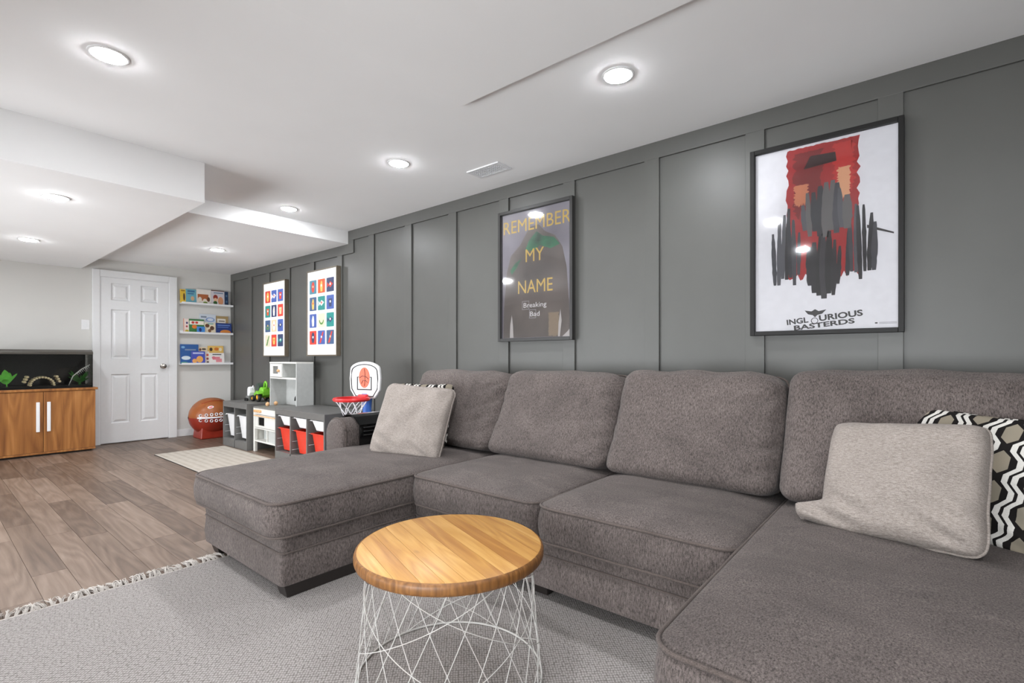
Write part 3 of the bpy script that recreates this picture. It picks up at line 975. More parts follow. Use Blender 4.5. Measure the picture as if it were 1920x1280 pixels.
blob([(7.33, 1.655), (7.43, 1.605), (7.43, 1.598), (7.33, 1.64)], 'dark_bar', col((44, 40, 40)), pp, Y1 - 0.001)
blob(ragged(7.03, 7.09, 1.80, 1.90, 11, .006), 'warm_patch', col((196, 120, 84)), pp, Y1 - 0.0006)
blob(ragged(7.215, 7.265, 1.80, 1.95, 12, .006), 'warm_patch', col((214, 156, 118)), pp, Y1 - 0.0006)
blob([(7.07, 1.975), (7.21, 1.985), (7.205, 2.03), (7.10, 2.035)], 'dark_cap', col((52, 26, 26)), pp, Y1 - 0.0006)
put_text('lettering', 'INGL', 0.05, 'ink', pp, 7.043, Y1 - 0.0004, 1.2035, 0.096, 0.0016, math.radians(6.0), 0.74)
put_text('lettering', 'URIOUS', 0.05, 'ink', pp, 7.226, Y1 - 0.0004, 1.222, 0.178, 0.0016, math.radians(6.0), 0.78)
put_text('lettering', 'BASTERDS', 0.05, 'ink', pp, 7.155, Y1 - 0.0004, 1.1835, 0.256, 0.0016, math.radians(6.0), 0.66)
MB().tube([(7.118 + 0.014 * math.cos(2 * PI * i / 20), Y1 - 0.0008, 1.215 + 0.014 * math.sin(2 * PI * i / 20)) for i in range(20)], 0.0014, 4, True).build('lettering', 'ink', pp)
blob([(7.075, 1.268), (7.105, 1.262), (7.12, 1.272), (7.135, 1.262), (7.168, 1.268), (7.15, 1.248), (7.13, 1.243), (7.12, 1.232), (7.11, 1.243), (7.09, 1.248)], 'wing_mark', 'ink', pp, Y1 - 0.0004)
blob([(7.36, 1.190), (7.37, 1.190), (7.37, 1.196), (7.36, 1.196)], 'small_mark', 'ink', pp, Y1 - 0.0002)
blob([(7.376, 1.189), (7.442, 1.189), (7.442, 1.191), (7.376, 1.191)], 'small_print', col((150, 148, 152)), pp, Y1 - 0.0002)
blob([(7.376, 1.194), (7.442, 1.194), (7.442, 1.196), (7.376, 1.196)], 'small_print', col((150, 148, 152)), pp, Y1 - 0.0002)
box('glazing', 'glass', pb, 6.849, 7.447, -0.036, -0.034, 1.169, 2.099)

# --- grey poster in the middle: dark hump with green glow, gold lettering
pg = thing('framed_poster', 'grey framed poster with gold lettering and dark rounded shape', 'poster', (5.385, -BT, 1.153), 'framed movie posters')
frame(pg, 'charframe', 5.05, 5.715, 1.153, 2.126, 0.022, -0.052)
box('backing', 'black', pg, 5.055, 5.71, -0.026, -BT - 0.001, 1.156, 2.122)
k_ = NT('poster_backdrop')
k_.base(k_.ramp(k_.noise(k_.coord(), 2.2, 2.0), [(0.3, lin((96, 90, 100))), (0.7, lin((150, 146, 156)))])); k_.rough(0.5)
gp = MB().box(5.074, 5.692, -0.0285, -0.026, 1.177, 2.103).build('print', k_.m, pg)
k_ = NT('poster_hump')
k_.base(k_.ramp(k_.noise(k_.coord(), 3.0, 2.0), [(0.3, lin((66, 58, 54))), (0.7, lin((112, 102, 97)))])); k_.rough(0.5)
hump = [(5.085, 1.18), (5.095, 1.42), (5.12, 1.66), (5.16, 1.79), (5.25, 1.86), (5.30, 1.93), (5.34, 1.98), (5.42, 1.985), (5.47, 1.93), (5.56, 1.885), (5.62, 1.80), (5.655, 1.66), (5.675, 1.42), (5.685, 1.18)]
MB().prism(hump, 1, -0.0289, -0.0285).build('dark_hump', k_.m, gp)
k_ = NT('poster_green')
k_.base(k_.ramp(k_.noise(k_.coord(), 9.0, 2.0), [(0.3, lin((24, 62, 46))), (0.7, lin((52, 132, 92)))])); k_.rough(0.5)
MB().prism([(5.30, 1.82), (5.33, 1.88), (5.40, 1.94), (5.45, 1.90), (5.55, 1.875), (5.60, 1.82), (5.52, 1.80), (5.43, 1.835), (5.37, 1.80)], 1, -0.0292, -0.0289).build('green_patch', k_.m, gp)
MB().prism([(5.155, 1.68), (5.20, 1.73), (5.26, 1.76), (5.22, 1.70), (5.17, 1.65)], 1, -0.0292, -0.0289).build('green_patch', k_.m, gp)
MB().prism(ragged(5.505, 5.59, 1.185, 1.35, 3, .004), 1, -0.0292, -0.0289).build('brown_card', col((134, 118, 100)), gp)
MB().prism([(5.15, 1.18), (5.155, 1.28), (5.17, 1.35), (5.18, 1.27), (5.185, 1.18)], 1, -0.0292, -0.0289).build('pale_spike', col((178, 172, 170)), gp)
MB().prism([(5.585, 1.18), (5.59, 1.28), (5.605, 1.37), (5.615, 1.29), (5.60, 1.18)], 1, -0.0294, -0.0291).build('pale_spike', col((182, 176, 174)), gp)
MB().prism([(5.62, 1.18), (5.66, 1.21), (5.688, 1.24), (5.688, 1.18)], 1, -0.0294, -0.0291).build('pale_spike', col((182, 176, 174)), gp)
gold = col((206, 172, 84))
put_text('lettering', 'REMEMBER', 0.12, gold, gp, 5.385, -0.0294, 1.957, 0.60, 0.0, 0, 1.13)
put_text('lettering', 'MY', 0.12, gold, gp, 5.378, -0.0294, 1.728, 0.165, 0.0, 0, 1.13)
put_text('lettering', 'NAME', 0.12, gold, gp, 5.382, -0.0294, 1.503, 0.31, 0.0, 0, 1.13)
wt = col((226, 224, 224))
put_text('lettering', 'Breaking', 0.05, wt, gp, 5.382, -0.0296, 1.397, 0.205, 0.0, 0, 1.0)
put_text('lettering', 'Bad', 0.05, wt, gp, 5.383, -0.0296, 1.332, 0.085, 0.0, 0, 1.0)
def wire_rect(x0, x1, z0, z1, t):
    b = MB()
    for q in ((x0, x1, z0, z0 + t), (x0, x1, z1 - t, z1), (x0, x0 + t, z0, z1), (x1 - t, x1, z0, z1)):
        b.box(q[0], q[1], -0.0294, -0.0291, q[2], q[3])
    return b
wire_rect(5.268, 5.332, 1.383, 1.445, 0.003).build('lettering_box', col((170, 168, 172)), gp)
wire_rect(5.334, 5.394, 1.318, 1.380, 0.003).build('lettering_box', col((170, 168, 172)), gp)
box('glazing', 'glass', pg, 5.073, 5.693, -0.036, -0.034, 1.176, 2.104)

# --- two picture-card prints in taupe frames
def icon(kind, cx, cz, s, c, c2, parent, y):
    b = MB()
    if kind == 'oval':
        b.prism([(cx + s * .55 * math.cos(t), cz + s * math.sin(t)) for t in [2 * PI * i / 16 for i in range(16)]], 1, y - .0004, y)
    elif kind == 'fish':
        b.prism([(cx - s, cz + s * .5), (cx - s * .5, cz), (cx, cz + s * .55), (cx + s * .9, cz + .1 * s), (cx, cz - s * .5), (cx - s * .5, cz - .1 * s), (cx - s, cz - s * .5)], 1, y - .0004, y)
    elif kind == 'bar':
        b.prism([(cx - s * .75, cz - s), (cx - s * .2, cz - s), (cx + s * .75, cz + s), (cx + s * .35, cz + s)], 1, y - .0004, y)
    elif kind == 'crescent':
        o_ = [(cx + s * .8 * math.cos(t), cz + s * .8 * math.sin(t)) for t in [PI + PI * i / 12 for i in range(13)]]
        i_ = [(cx + s * .55 * math.cos(t), cz + .1 * s + s * .55 * math.sin(t)) for t in [2 * PI - PI * i / 12 for i in range(13)]]
        b.prism(o_ + i_, 1, y - .0004, y)
    elif kind == 'cup':
        b.prism([(cx - s * .6, cz + s * .6), (cx - s * .4, cz - s * .8), (cx + s * .4, cz - s * .8), (cx + s * .6, cz + s * .6)], 1, y - .0004, y)
    elif kind == 'figure':
        b.prism([(cx - s * .3, cz - s), (cx - s * .45, cz + s * .1), (cx - s * .1, cz + s), (cx + s * .25, cz + s * .8), (cx + s * .4, cz - .1 * s), (cx + s * .3, cz - s)], 1, y - .0004, y)
    o = b.build('card_picture', col(c), parent)
    MB().prism([(cx + s * .22 * math.cos(t), cz + s * .1 + s * .22 * math.sin(t)) for t in [2 * PI * i / 10 for i in range(10)]], 1, y - .0007, y - .0004).build('card_picture', col(c2), parent)
R_, B_, T_, N_, P_, C_, S_, O_ = (204, 62, 48), (70, 92, 160), (40, 134, 128), (52, 62, 96), (232, 190, 156), (214, 206, 182), (66, 90, 126), (216, 88, 44)
Wc, Yc, Gc = (238, 236, 232), (226, 184, 96), (96, 140, 70)
setA = [[(R_, 'oval', Yc, Wc), (B_, 'fish', Wc, R_), (B_, 'cup', R_, Wc)], [(T_, 'cup', O_, Wc), (N_, 'figure', Wc, P_), (R_, 'cup', P_, Yc)],
        [(S_, 'crescent', Gc, Yc), (P_, 'oval', Wc, O_), (B_, 'fish', N_, Wc)], [(C_, 'bar', Gc, Gc), (R_, 'cup', Yc, O_), (N_, 'fish', T_, Wc)]]
setB = [[((74, 130, 150), 'oval', R_, P_), (O_, 'figure', Yc, Wc), (N_, 'fish', R_, Wc)], [(S_, 'figure', Yc, O_), (T_, 'fish', Wc, R_), (B_, 'cup', N_, Wc)],
        [(B_, 'figure', Wc, Wc), (C_, 'crescent', Gc, C_), (T_, 'fish', N_, Wc)], [(R_, 'oval', N_, Wc), (B_, 'bar', R_, Wc), (S_, 'bar', R_, P_)]]
def card_print(label, x0, x1, z0, z1, cards):
    r = thing('framed_print', label, 'picture', ((x0 + x1) / 2, -BT, z0), 'picture card prints')
    frame(r, 'taupeframe', x0, x1, z0, z1, 0.014, -0.066)
    box('backing', 'taupeframe', r, x0 + .004, x1 - .004, -0.028, -BT - 0.001, z0 + .004, z1 - .004)
    p = MB().box(x0 + .014, x1 - .014, -0.0595, -0.028, z0 + .014, z1 - .014).build('mount', 'paper', r)
    W_, H_ = x1 - x0 - .028, z1 - z0 - .028
    for j in range(4):
        for i in range(3):
            cx = x0 + .014 + W_ * (0.2 + 0.3 * i); cz = z1 - .014 - H_ * (0.187 + 0.203 * j)
            cw, ch = W_ * 0.125, H_ * 0.082
            bc, kd, c1, c2 = cards[j][i]
            MB().prism(rrect(cx - cw, cx + cw, cz - ch, cz + ch, 0.008, 3), 1, -0.0599, -0.0595).build('card', col(bc), r)
            icon(kd, cx, cz, ch * 0.8, c1, c2, r, -0.0599)
card_print('taupe framed print of twelve picture cards, nearer the corner', 1.125, 1.705, 1.048, 1.968, setA)
card_print('taupe framed print of twelve picture cards, nearer the toy hoop', 2.212, 2.83, 1.053, 1.995, setB)

# ------------------------------------------------------------------ picture ledges and books
def ledge(label, z):
    r = thing('picture_ledge', label, 'shelf', (0.0, -0.33, z), 'white picture ledges')
    box('shelf_board', 'white', r, 0.0, 0.10, -0.645, -0.02, z - 0.014, z, 0.002)
    box('back_strip', 'white', r, 0.0, 0.012, -0.645, -0.02, z, z + 0.03, 0.002)
    box('front_lip', 'white', r, 0.094, 0.106, -0.645, -0.02, z - 0.014, z + 0.012, 0.002)
LZ = (1.755, 1.365, 0.955)
ledge('top white picture ledge holding books beside door', LZ[0])
ledge('middle white picture ledge holding books beside door', LZ[1])
ledge('bottom white picture ledge holding books beside door', LZ[2])
def book(label, y0, y1, zb, zt, depth, cover, arts, lean=0.07):
    """stands on a ledge leaning on the wall; depth = where its foot stands"""
    h = zt - zb
    r = thing('picture_book', label, 'book', (depth, (y0 + y1) / 2, zb), 'picture books on the ledges')
    r.rotation_euler = (0, -lean, 0)
    w2 = (y1 - y0) / 2
    b = MB().box(-0.010, -0.002, -w2 + .002, w2 - .002, 0.002, h - .002); b.build('pages', 'paper', r, local=True)
    MB().box(-0.002, 0.0, -w2, w2, 0, h).build('cover', col(cover, .4), r, local=True)
    MB().box(-0.012, -0.010, -w2, w2, 0, h).build('cover', col(cover, .4), r, local=True)
    for k, (kind, u, v_, s, t, c) in enumerate(arts):
        x = 0.0003 + 0.0002 * k
        yy, zz = u * w2, v_ * h
        if kind == 'o':
            p = [(yy + s * w2 * math.cos(2 * PI * i / 16), zz + t * h * math.sin(2 * PI * i / 16)) for i in range(16)]
        else:
            p = [(yy - s * w2, zz - t * h), (yy + s * w2, zz - t * h), (yy + s * w2, zz + t * h), (yy - s * w2, zz + t * h)]
        MB().prism(p, 0, 0.0, x).build('cover_art', col(c, .4), r, local=True)
    return r
t_, m_, b_ = LZ
book('yellow book at the left end of top ledge', -0.645, -0.583, t_, 1.935, 0.05, (222, 186, 52), [('o', .4, .45, .35, .28, (70, 42, 24)), ('r', 0, .9, .7, .04, (150, 110, 40))])
book('teal blue book second on top ledge', -0.582, -0.46, t_, 1.945, 0.055, (104, 166, 182), [('r', 0, .85, .7, .06, (60, 110, 150)), ('r', -.1, .68, .6, .04, (60, 110, 150)), ('o', .25, .35, .35, .16, (206, 170, 130))])
book('white book with brown animal scene on top ledge', -0.458, -0.283, t_, 1.957, 0.055, (234, 228, 220), [('r', -.1, .45, .75, .22, (170, 96, 52)), ('o', -.55, .3, .28, .18, (226, 214, 200)), ('o', .15, .22, .3, .16, (232, 220, 204)), ('o', .65, .35, .2, .16, (96, 60, 40)), ('o', .2, .12, .3, .07, (120, 150, 60))])
book('pale book with red hatted figure shape on top ledge', -0.281, -0.113, t_, 1.962, 0.055, (214, 208, 214), [('r', 0, .97, .98, .03, (96, 64, 56)), ('o', -.35, .52, .35, .18, (150, 52, 40)), ('o', -.35, .35, .28, .14, (226, 184, 150)), ('o', -.4, .16, .3, .12, (52, 96, 44)), ('o', .4, .3, .4, .28, (214, 150, 110)), ('r', .1, .82, .7, .04, (130, 150, 170))])
book('narrow navy blue book at right end of top ledge', -0.110, -0.064, t_, 1.955, 0.055, (34, 58, 92), [('o', 0, .7, .5, .08, (90, 120, 150)), ('o', 0, .3, .5, .08, (80, 110, 140))])
book('white book with orange spine at left of middle ledge', -0.606, -0.545, m_, 1.552, 0.045, (232, 214, 206), [('r', -.9, .5, .1, .5, (214, 120, 70)), ('o', .3, .7, .4, .08, (70, 60, 110)), ('o', .2, .45, .4, .07, (180, 70, 80)), ('o', .2, .12, .7, .1, (190, 170, 60))])
book('green jungle picture book on middle ledge', -0.544, -0.366, m_, 1.55, 0.055, (56, 120, 62), [('r', 0, .74, .95, .14, (236, 228, 216)), ('o', -.5, .75, .2, .09, (196, 50, 44)), ('o', .0, .75, .2, .08, (206, 60, 50)), ('o', -.3, .45, .35, .14, (224, 122, 40)), ('o', .4, .25, .4, .2, (36, 84, 44))])
book('small blue book with dark circle on middle ledge', -0.462, -0.368, m_, 1.452, 0.085, (66, 136, 206), [('o', -.2, .5, .35, .3, (26, 44, 110))])
book('pale blue and white tall book at back of middle ledge', -0.412, -0.213, m_, 1.628, 0.035, (208, 216, 226), [('o', .3, .72, .55, .12, (120, 150, 200)), ('o', .3, .72, .4, .08, (212, 218, 230)), ('r', 0, .5, .8, .05, (90, 130, 190)), ('r', -.5, .85, .35, .04, (120, 130, 150))])
book('tan framed book at back right of middle ledge', -0.207, -0.055, m_, 1.612, 0.035, (166, 142, 98), [('r', -.15, .45, .7, .4, (226, 220, 210)), ('r', -.1, .72, .5, .03, (120, 110, 100))])
book('cream book with brown dogs on middle ledge', -0.366, -0.232, m_, 1.51, 0.07, (228, 216, 190), [('o', -.5, .72, .4, .18, (104, 70, 48)), ('o', .35, .5, .4, .2, (96, 66, 48)), ('o', -.1, .25, .3, .16, (130, 90, 60)), ('r', .1, .9, .5, .05, (110, 170, 170))])
book('navy starry book with orange ground at right of middle ledge', -0.228, -0.03, m_, 1.512, 0.075, (38, 60, 122), [('o', .2, .14, .7, .24, (206, 130, 60)), ('r', 0, .8, .8, .04, (110, 140, 200)), ('r', -.1, .62, .7, .035, (96, 126, 190))])
book('large deep blue book at left of bottom ledge', -0.643, -0.43, b_, 1.212, 0.05, (44, 92, 156), [('o', -.4, .3, .5, .1, (214, 226, 232)), ('o', -.7, .85, .2, .06, (120, 170, 210)), ('r', .1, .72, .6, .04, (120, 140, 170)), ('o', -.6, .05, .4, .05, (90, 150, 130))])
book('purple blue book with orange circles on bottom ledge', -0.524, -0.363, b_, 1.12, 0.078, (72, 84, 180), [('o', -.55, .22, .35, .18, (226, 164, 96)), ('o', .2, .36, .5, .27, (232, 170, 92)), ('r', 0, .85, .8, .06, (190, 200, 236))])
book('striped cream and brown book behind on bottom ledge', -0.429, -0.318, b_, 1.178, 0.04, (226, 208, 176), [('o', -.6, .85, .25, .08, (110, 70, 60)), ('o', .2, .88, .5, .05, (60, 52, 50)), ('r', 0, .7, .9, .03, (200, 150, 90))])
book('golden yellow book behind at right of bottom ledge', -0.314, -0.119, b_, 1.198, 0.04, (228, 188, 104), [('o', -.6, .8, .2, .1, (70, 52, 40)), ('o', .1, .82, .3, .09, (206, 120, 50)), ('o', .6, .8, .2, .1, (236, 222, 190))])
book('cream book with red figures, narrow sliver on bottom ledge', -0.362, -0.304, b_, 1.122, 0.058, (230, 220, 208), [('o', .2, .7, .5, .1, (190, 80, 70)), ('o', .2, .4, .5, .1, (150, 70, 70)), ('o', .3, .12, .5, .08, (90, 70, 70))])
book('white book with pink animal shape on bottom ledge', -0.309, -0.125, b_, 1.10, 0.08, (236, 232, 228), [('r', -.1, .5, .5, .14, (222, 132, 144)), ('r', .25, .3, .4, .16, (224, 140, 150)), ('o', -.45, .55, .25, .14, (214, 120, 134)), ('r', 0, .85, .6, .05, (90, 92, 96))])

# ------------------------------------------------------------------ storage units with bins
def storage(label, x0, x1, ncol, H=0.52):
    r = thing('toy_storage_unit', label, 'storage unit', ((x0 + x1) / 2, -0.28, 0), 'grey toy storage units')
    T = 0.018
    y0, y1 = -0.52, -0.05
    box('top_panel', 'grey', r, x0, x1, y0, y1, H - T, H, 0.0015)
    box('side_panel', 'grey', r, x0, x0 + T, y0, y1, 0, H - T, 0.0015)
    box('side_panel', 'grey', r, x1 - T, x1, y0, y1, 0, H - T, 0.0015)
    box('back_panel', 'inside', r, x0 + T, x1 - T, y1 - 0.008, y1, 0.09, H - T)
    xs = [x0 + (x1 - x0) * i / ncol for i in range(ncol + 1)]
    for i in range(ncol):
        a, b = xs[i] + (T if i == 0 else T / 2), xs[i + 1] - (T if i == ncol - 1 else T / 2)
        box('fascia', 'grey', r, a, b, y0, y0 + 0.018, H - 0.062, H - T, 0.001)
        box('plinth', 'grey', r, a, b, y0, y1 - 0.01, 0.0, 0.088, 0.001)
        for z in ((0.36, 0.235, 0.16) if ncol == 2 else (0.44, 0.32, 0.21, 0.13)):
            for (e, sg) in ((a, 1), (b, -1)):
                MB().tube([(e + sg * 0.004, y0 + 0.015, z), (e + sg * 0.004, y1 - 0.05, z)], 0.0028, 6).build('rail', 'steel', r, smooth=True)
        if i > 0:
            box('divider', 'grey', r, xs[i] - T / 2, xs[i] + T / 2, y0, y1 - 0.01, 0.088, H - T, 0.0015)
    return xs
def bin_(label, mkey, x0, x1, z0, z1, y0=-0.505, y1=-0.08):
    r = thing('storage_bin', label, 'bin', ((x0 + x1) / 2, (y0 + y1) / 2, z0), 'storage bins in the grey units')
    tp_ = 0.022; n = 5
    def rg(x_in, y_in, z): return [(p[0], p[1], z) for p in rrect(x0 + x_in, x1 - x_in, y0 + y_in, y1 - y_in, 0.03, 4)]
    MB().rings([rg(tp_ + .012, .012 + .03, z0), rg(.014, .014, z1 - .012), rg(.014, .014, z1 - 0.002), rg(.018, .018, z1 - 0.002), rg(tp_ + .016, .046, z0 + .004)], False).add([(p[0], p[1], p[2]) for p in rg(tp_ + .014, .044, z0 + .003)], [tuple(range(20))]).build('tub', mkey, r, smooth=35)
    MB().rings([rg(0.012, 0.010, z1 - .010), rg(0.0, 0.0, z1 - .008), rg(0.0, 0.0, z1), rg(0.02, 0.02, z1)], False).build('rim', mkey, r, smooth=35)
xs = storage('two column grey toy storage unit in front of football bin', 1.105, 1.765, 2)
bin_('white bin in left column of the two column unit', 'whitepl', xs[0] + 0.022, xs[1] - 0.013, 0.115, 0.375)
bin_('white bin in right column of the two column unit', 'whitepl', xs[1] + 0.013, xs[2] - 0.022, 0.115, 0.375)
xs = storage('three column grey toy storage unit beside the play kitchen', 2.435, 3.39, 3)
names = ('left', 'middle', 'right')
for i in range(3):
    bin_('shallow white bin in the %s column of three column unit' % names[i], 'whitepl', xs[i] + 0.02, xs[i + 1] - 0.02, 0.35, 0.45)
    bin_('deep red bin in the %s column of three column unit' % names[i], 'red', xs[i] + 0.02, xs[i + 1] - 0.02, 0.10, 0.325)

# ------------------------------------------------------------------ play kitchen
pk = thing('play_kitchen', 'white wooden toy kitchen with hutch between the storage units', 'toy kitchen', (2.1, -0.28, 0))
kx0, kx1, ky0, ky1 = 1.812, 2.428, -0.47, -0.10
box('counter', 'counter', pk, kx0, kx1, ky0, ky1, 0.478, 0.495, 0.002)
for (a, b) in ((kx0, kx0 + 0.035), (kx1 - 0.035, kx1)):
    box('leg', 'kitchen', pk, a, b, ky0, ky0 + 0.03, 0.0, 0.478, 0.002)
    box('leg', 'kitchen', pk, a, b, ky1 - 0.03, ky1, 0.0, 0.478, 0.002)
box('side_panel', 'kitchen', pk, kx0 + .002, kx0 + 0.014, ky0 + .03, ky1 - .03, 0.12, 0.478)
box('side_panel', 'kitchen', pk, kx1 - 0.014, kx1 - .002, ky0 + .03, ky1 - .03, 0.12, 0.478)
box('control_panel', 'kitchen', pk, kx0 + 0.035, kx1 - 0.035, ky0 + 0.004, ky0 + 0.02, 0.415, 0.478, 0.001)
for i in range(4):
    MB().lathe([(0.001, -0.022), (0.013, -0.022), (0.015, -0.016), (0.013, 0.0), (0.001, 0.0)], (kx0 + 0.055 + 0.042 * i, ky0 + 0.004, 0.45), 1, 14).build('wooden_knob', 'birch', pk, smooth=40)
ov = MB()
ox0, ox1, oz0, oz1 = kx0 + 0.04, kx1 - 0.04, 0.272, 0.41
wx0, wx1, wz0, wz1 = 1.925, 2.075, 0.295, 0.385
ov.box(ox0, wx0, ky0 + .002, ky0 + .018, oz0, oz1).box(wx1, ox1, ky0 + .002, ky0 + .018, oz0, oz1).box(wx0, wx1, ky0 + .002, ky0 + .018, oz0, wz0).box(wx0, wx1, ky0 + .002, ky0 + .018, wz1, oz1)
od = ov.build('oven_door', 'kitchen', pk)
box('oven_window', 'tankblack', od, wx0, wx1, ky0 + 0.012, ky0 + 0.016, wz0, wz1)
MB().tube([(ox0 + .02, ky0 - 0.02, 0.402), (ox1 - .02, ky0 - 0.02, 0.402)], 0.006, 8).tube([(ox0 + .05, ky0 - 0.02, 0.402), (ox0 + .05, ky0 + 0.004, 0.402)], 0.004, 6).tube([(ox1 - .05, ky0 - 0.02, 0.402), (ox1 - .05, ky0 + 0.004, 0.402)], 0.004, 6).build('oven_handle', 'birch', od, smooth=40)
box('shelf', 'kitchen', pk, kx0 + .014, kx1 - .014, ky0 + 0.002, ky1, 0.255, 0.268, 0.001)
box('shelf', 'kitchen', pk, kx0 + .014, kx1 - .014, ky0 + 0.002, ky1, 0.112, 0.128, 0.001)
box('cupboard_panel', 'kitchengrey', pk, kx0 + 0.035, 2.075, ky0 + 0.10, ky0 + 0.11, 0.128, 0.255)
box('cupboard_panel', 'kitchengrey', pk, 2.135, kx1 - 0.035, ky0 + 0.02, ky0 + 0.03, 0.128, 0.255)
box('cupboard_divider', 'kitchen', pk, 2.118, 2.132, ky0 + 0.006, ky1 - .03, 0.128, 0.255)
box('cupboard_back', 'inside', pk, kx0 + .014, kx1 - .014, ky1 - 0.012, ky1, 0.0, 0.47)
# hutch
hy0 = -0.29
hl = box('hutch_side', 'kitchengrey', pk, kx0, kx0 + 0.016, hy0, ky1, 0.495, 0.97, 0.001)
box('hutch_side', 'kitchengrey', pk, kx1 - 0.016, kx1, hy0, ky1, 0.495, 0.97, 0.001)
box('hutch_top', 'kitchen', pk, kx0, kx1, hy0 - 0.003, ky1, 0.97, 0.986, 0.001)
box('hutch_shelf', 'kitchen', pk, kx0 + .016, kx1 - .016, hy0 - 0.003, ky1, 0.80, 0.815, 0.001)
box('hutch_back', 'kitchengrey', pk, kx0 + .016, kx1 - .016, ky1 - 0.008, ky1, 0.815, 0.97)
box('hutch_back', 'kitchengrey', pk, kx0 + .016, kx0 + .016 + 0.30, ky1 - 0.008, ky1, 0.495, 0.80)
mw = MB()
mx0, mx1 = kx0 + .018, 2.105
mw.box(mx0, 1.90, hy0 - .006, hy0 + .006, 0.82, 0.966).box(2.02, mx1, hy0 - .006, hy0 + .006, 0.82, 0.966).box(1.90, 2.02, hy0 - .006, hy0 + .006, 0.82, 0.855).box(1.90, 2.02, hy0 - .006, hy0 + .006, 0.94, 0.966)
md = mw.build('microwave_door', 'kitchen', pk)
box('microwave_window', 'counter', md, 1.90, 2.02, hy0, hy0 + 0.004, 0.855, 0.94)
MB().ball((2.055, hy0 - 0.02, 0.89), 0.016).build('wooden_knob', 'birch', md, smooth=True)
box('microwave_side', 'kitchengrey', pk, mx1, mx1 + 0.01, hy0, ky1 - .01, 0.815, 0.97)
fp = [(2.335, -0.17, 0.495), (2.335, -0.17, 0.585)] + [(2.335 - 0.0, -0.17 - 0.045 + 0.045 * math.cos(a), 0.585 + 0.045 * math.sin(a)) for a in [PI * i / 8 for i in range(1, 8)]] + [(2.335, -0.26, 0.57)]
MB().tube(fp, 0.008, 8).build('tap', 'rubber', pk, smooth=True)
for (x, y, lab) in ((1.925, -0.365, 'wooden ball at the front edge of toy kitchen counter'), (1.885, -0.255, 'wooden ball inside the hutch of toy kitchen')):
    t = thing('wooden_ball', lab, 'ball', (x, y, 0.495), 'wooden balls on the toy counter')
    MB().ball((x, y, 0.5175), 0.0225).build('sphere_body', 'birch', t, smooth=True)
    MB().lathe([(0.001, 0), (0.006, 0), (0.006, .004), (0.001, .004)], (x, y, 0.5385), 2, 10).build('peg', 'birch', t)

# ------------------------------------------------------------------ toys on the two column unit
tt = thing('toy_tractor', 'lime green toy tractor with yellow wheel hubs on storage unit', 'toy', (1.52, -0.24, 0.52))
def wheel(x, y, r, wdt, parent):
    o = MB().lathe([(r * .55, -wdt / 2), (r * .85, -wdt / 2), (r, -wdt * .3), (r, wdt * .3), (r * .85, wdt / 2), (r * .55, wdt / 2)], (x, y, 0.52 + r), 1, 22, False).build('wheel', 'rubber', parent, smooth=40)
    MB().lathe([(0.001, -wdt * .42), (r * .3, -wdt * .5), (r * .58, -wdt * .3), (r * .58, wdt * .3), (r * .3, wdt * .5), (0.001, wdt * .42)], (x, y, 0.52 + r), 1, 22).build('hub', 'yellow', o, smooth=40)
for yy in (-0.315, -0.165):
    wheel(1.575, yy, 0.054, 0.036, tt); wheel(1.435, yy, 0.036, 0.03, tt)
MB().prism([(1.38, 0.56), (1.38, 0.615), (1.46, 0.635), (1.50, 0.66), (1.56, 0.69), (1.625, 0.675), (1.63, 0.60), (1.58, 0.565)], 1, -0.285, -0.195).build('body', 'green', tt, bevel=0.008)
MB().tube([(1.555, -0.24, 0.68), (1.565, -0.24, 0.73), (1.59, -0.24, 0.752), (1.62, -0.24, 0.735), (1.625, -0.24, 0.675)], 0.011, 8).build('handle', 'green', tt, smooth=True)
MB().lathe([(0.001, -0.05), (0.045, -0.05), (0.052, 0.0), (0.045, 0.05), (0.001, 0.05)], (1.49, -0.24, 0.685), 1, 18).build('drum', 'darkgreen', tt, smooth=40)
MB().prism([(1.58, .61), (1.66, .615), (1.655, .63), (1.58, .65)], 1, -0.35, -0.29).build('mudguard', 'green', tt, bevel=0.004)
tl = thing('toy_digger', 'small white and grey toy machine left of green tractor', 'toy', (1.33, -0.30, 0.52))
MB().box(1.285, 1.36, -0.335, -0.265, 0.535, 0.58).build('chassis', 'counter', tl, bevel=0.006)
MB().prism([(1.31, .58), (1.31, .66), (1.33, .685), (1.375, .69), (1.385, .62), (1.36, .58)], 1, -0.33, -0.27).build('cab', 'whitepl', tl, bevel=0.006)
for yy in (-0.345, -0.255):
    MB().lathe([(0.001, -.008), (0.018, -.008), (0.018, .008), (0.001, .008)], (1.30, yy, 0.538), 1, 14).build('wheel', 'rubber', tl, smooth=40)
    MB().lathe([(0.001, -.008), (0.018, -.008), (0.018, .008), (0.001, .008)], (1.345, yy, 0.538), 1, 14).build('wheel', 'rubber', tl, smooth=40)
MB().tube([(1.375, -.3, .67), (1.40, -.3, .70), (1.415, -.3, .66)], 0.007, 6).build('boom', 'whitepl', tl, smooth=True)

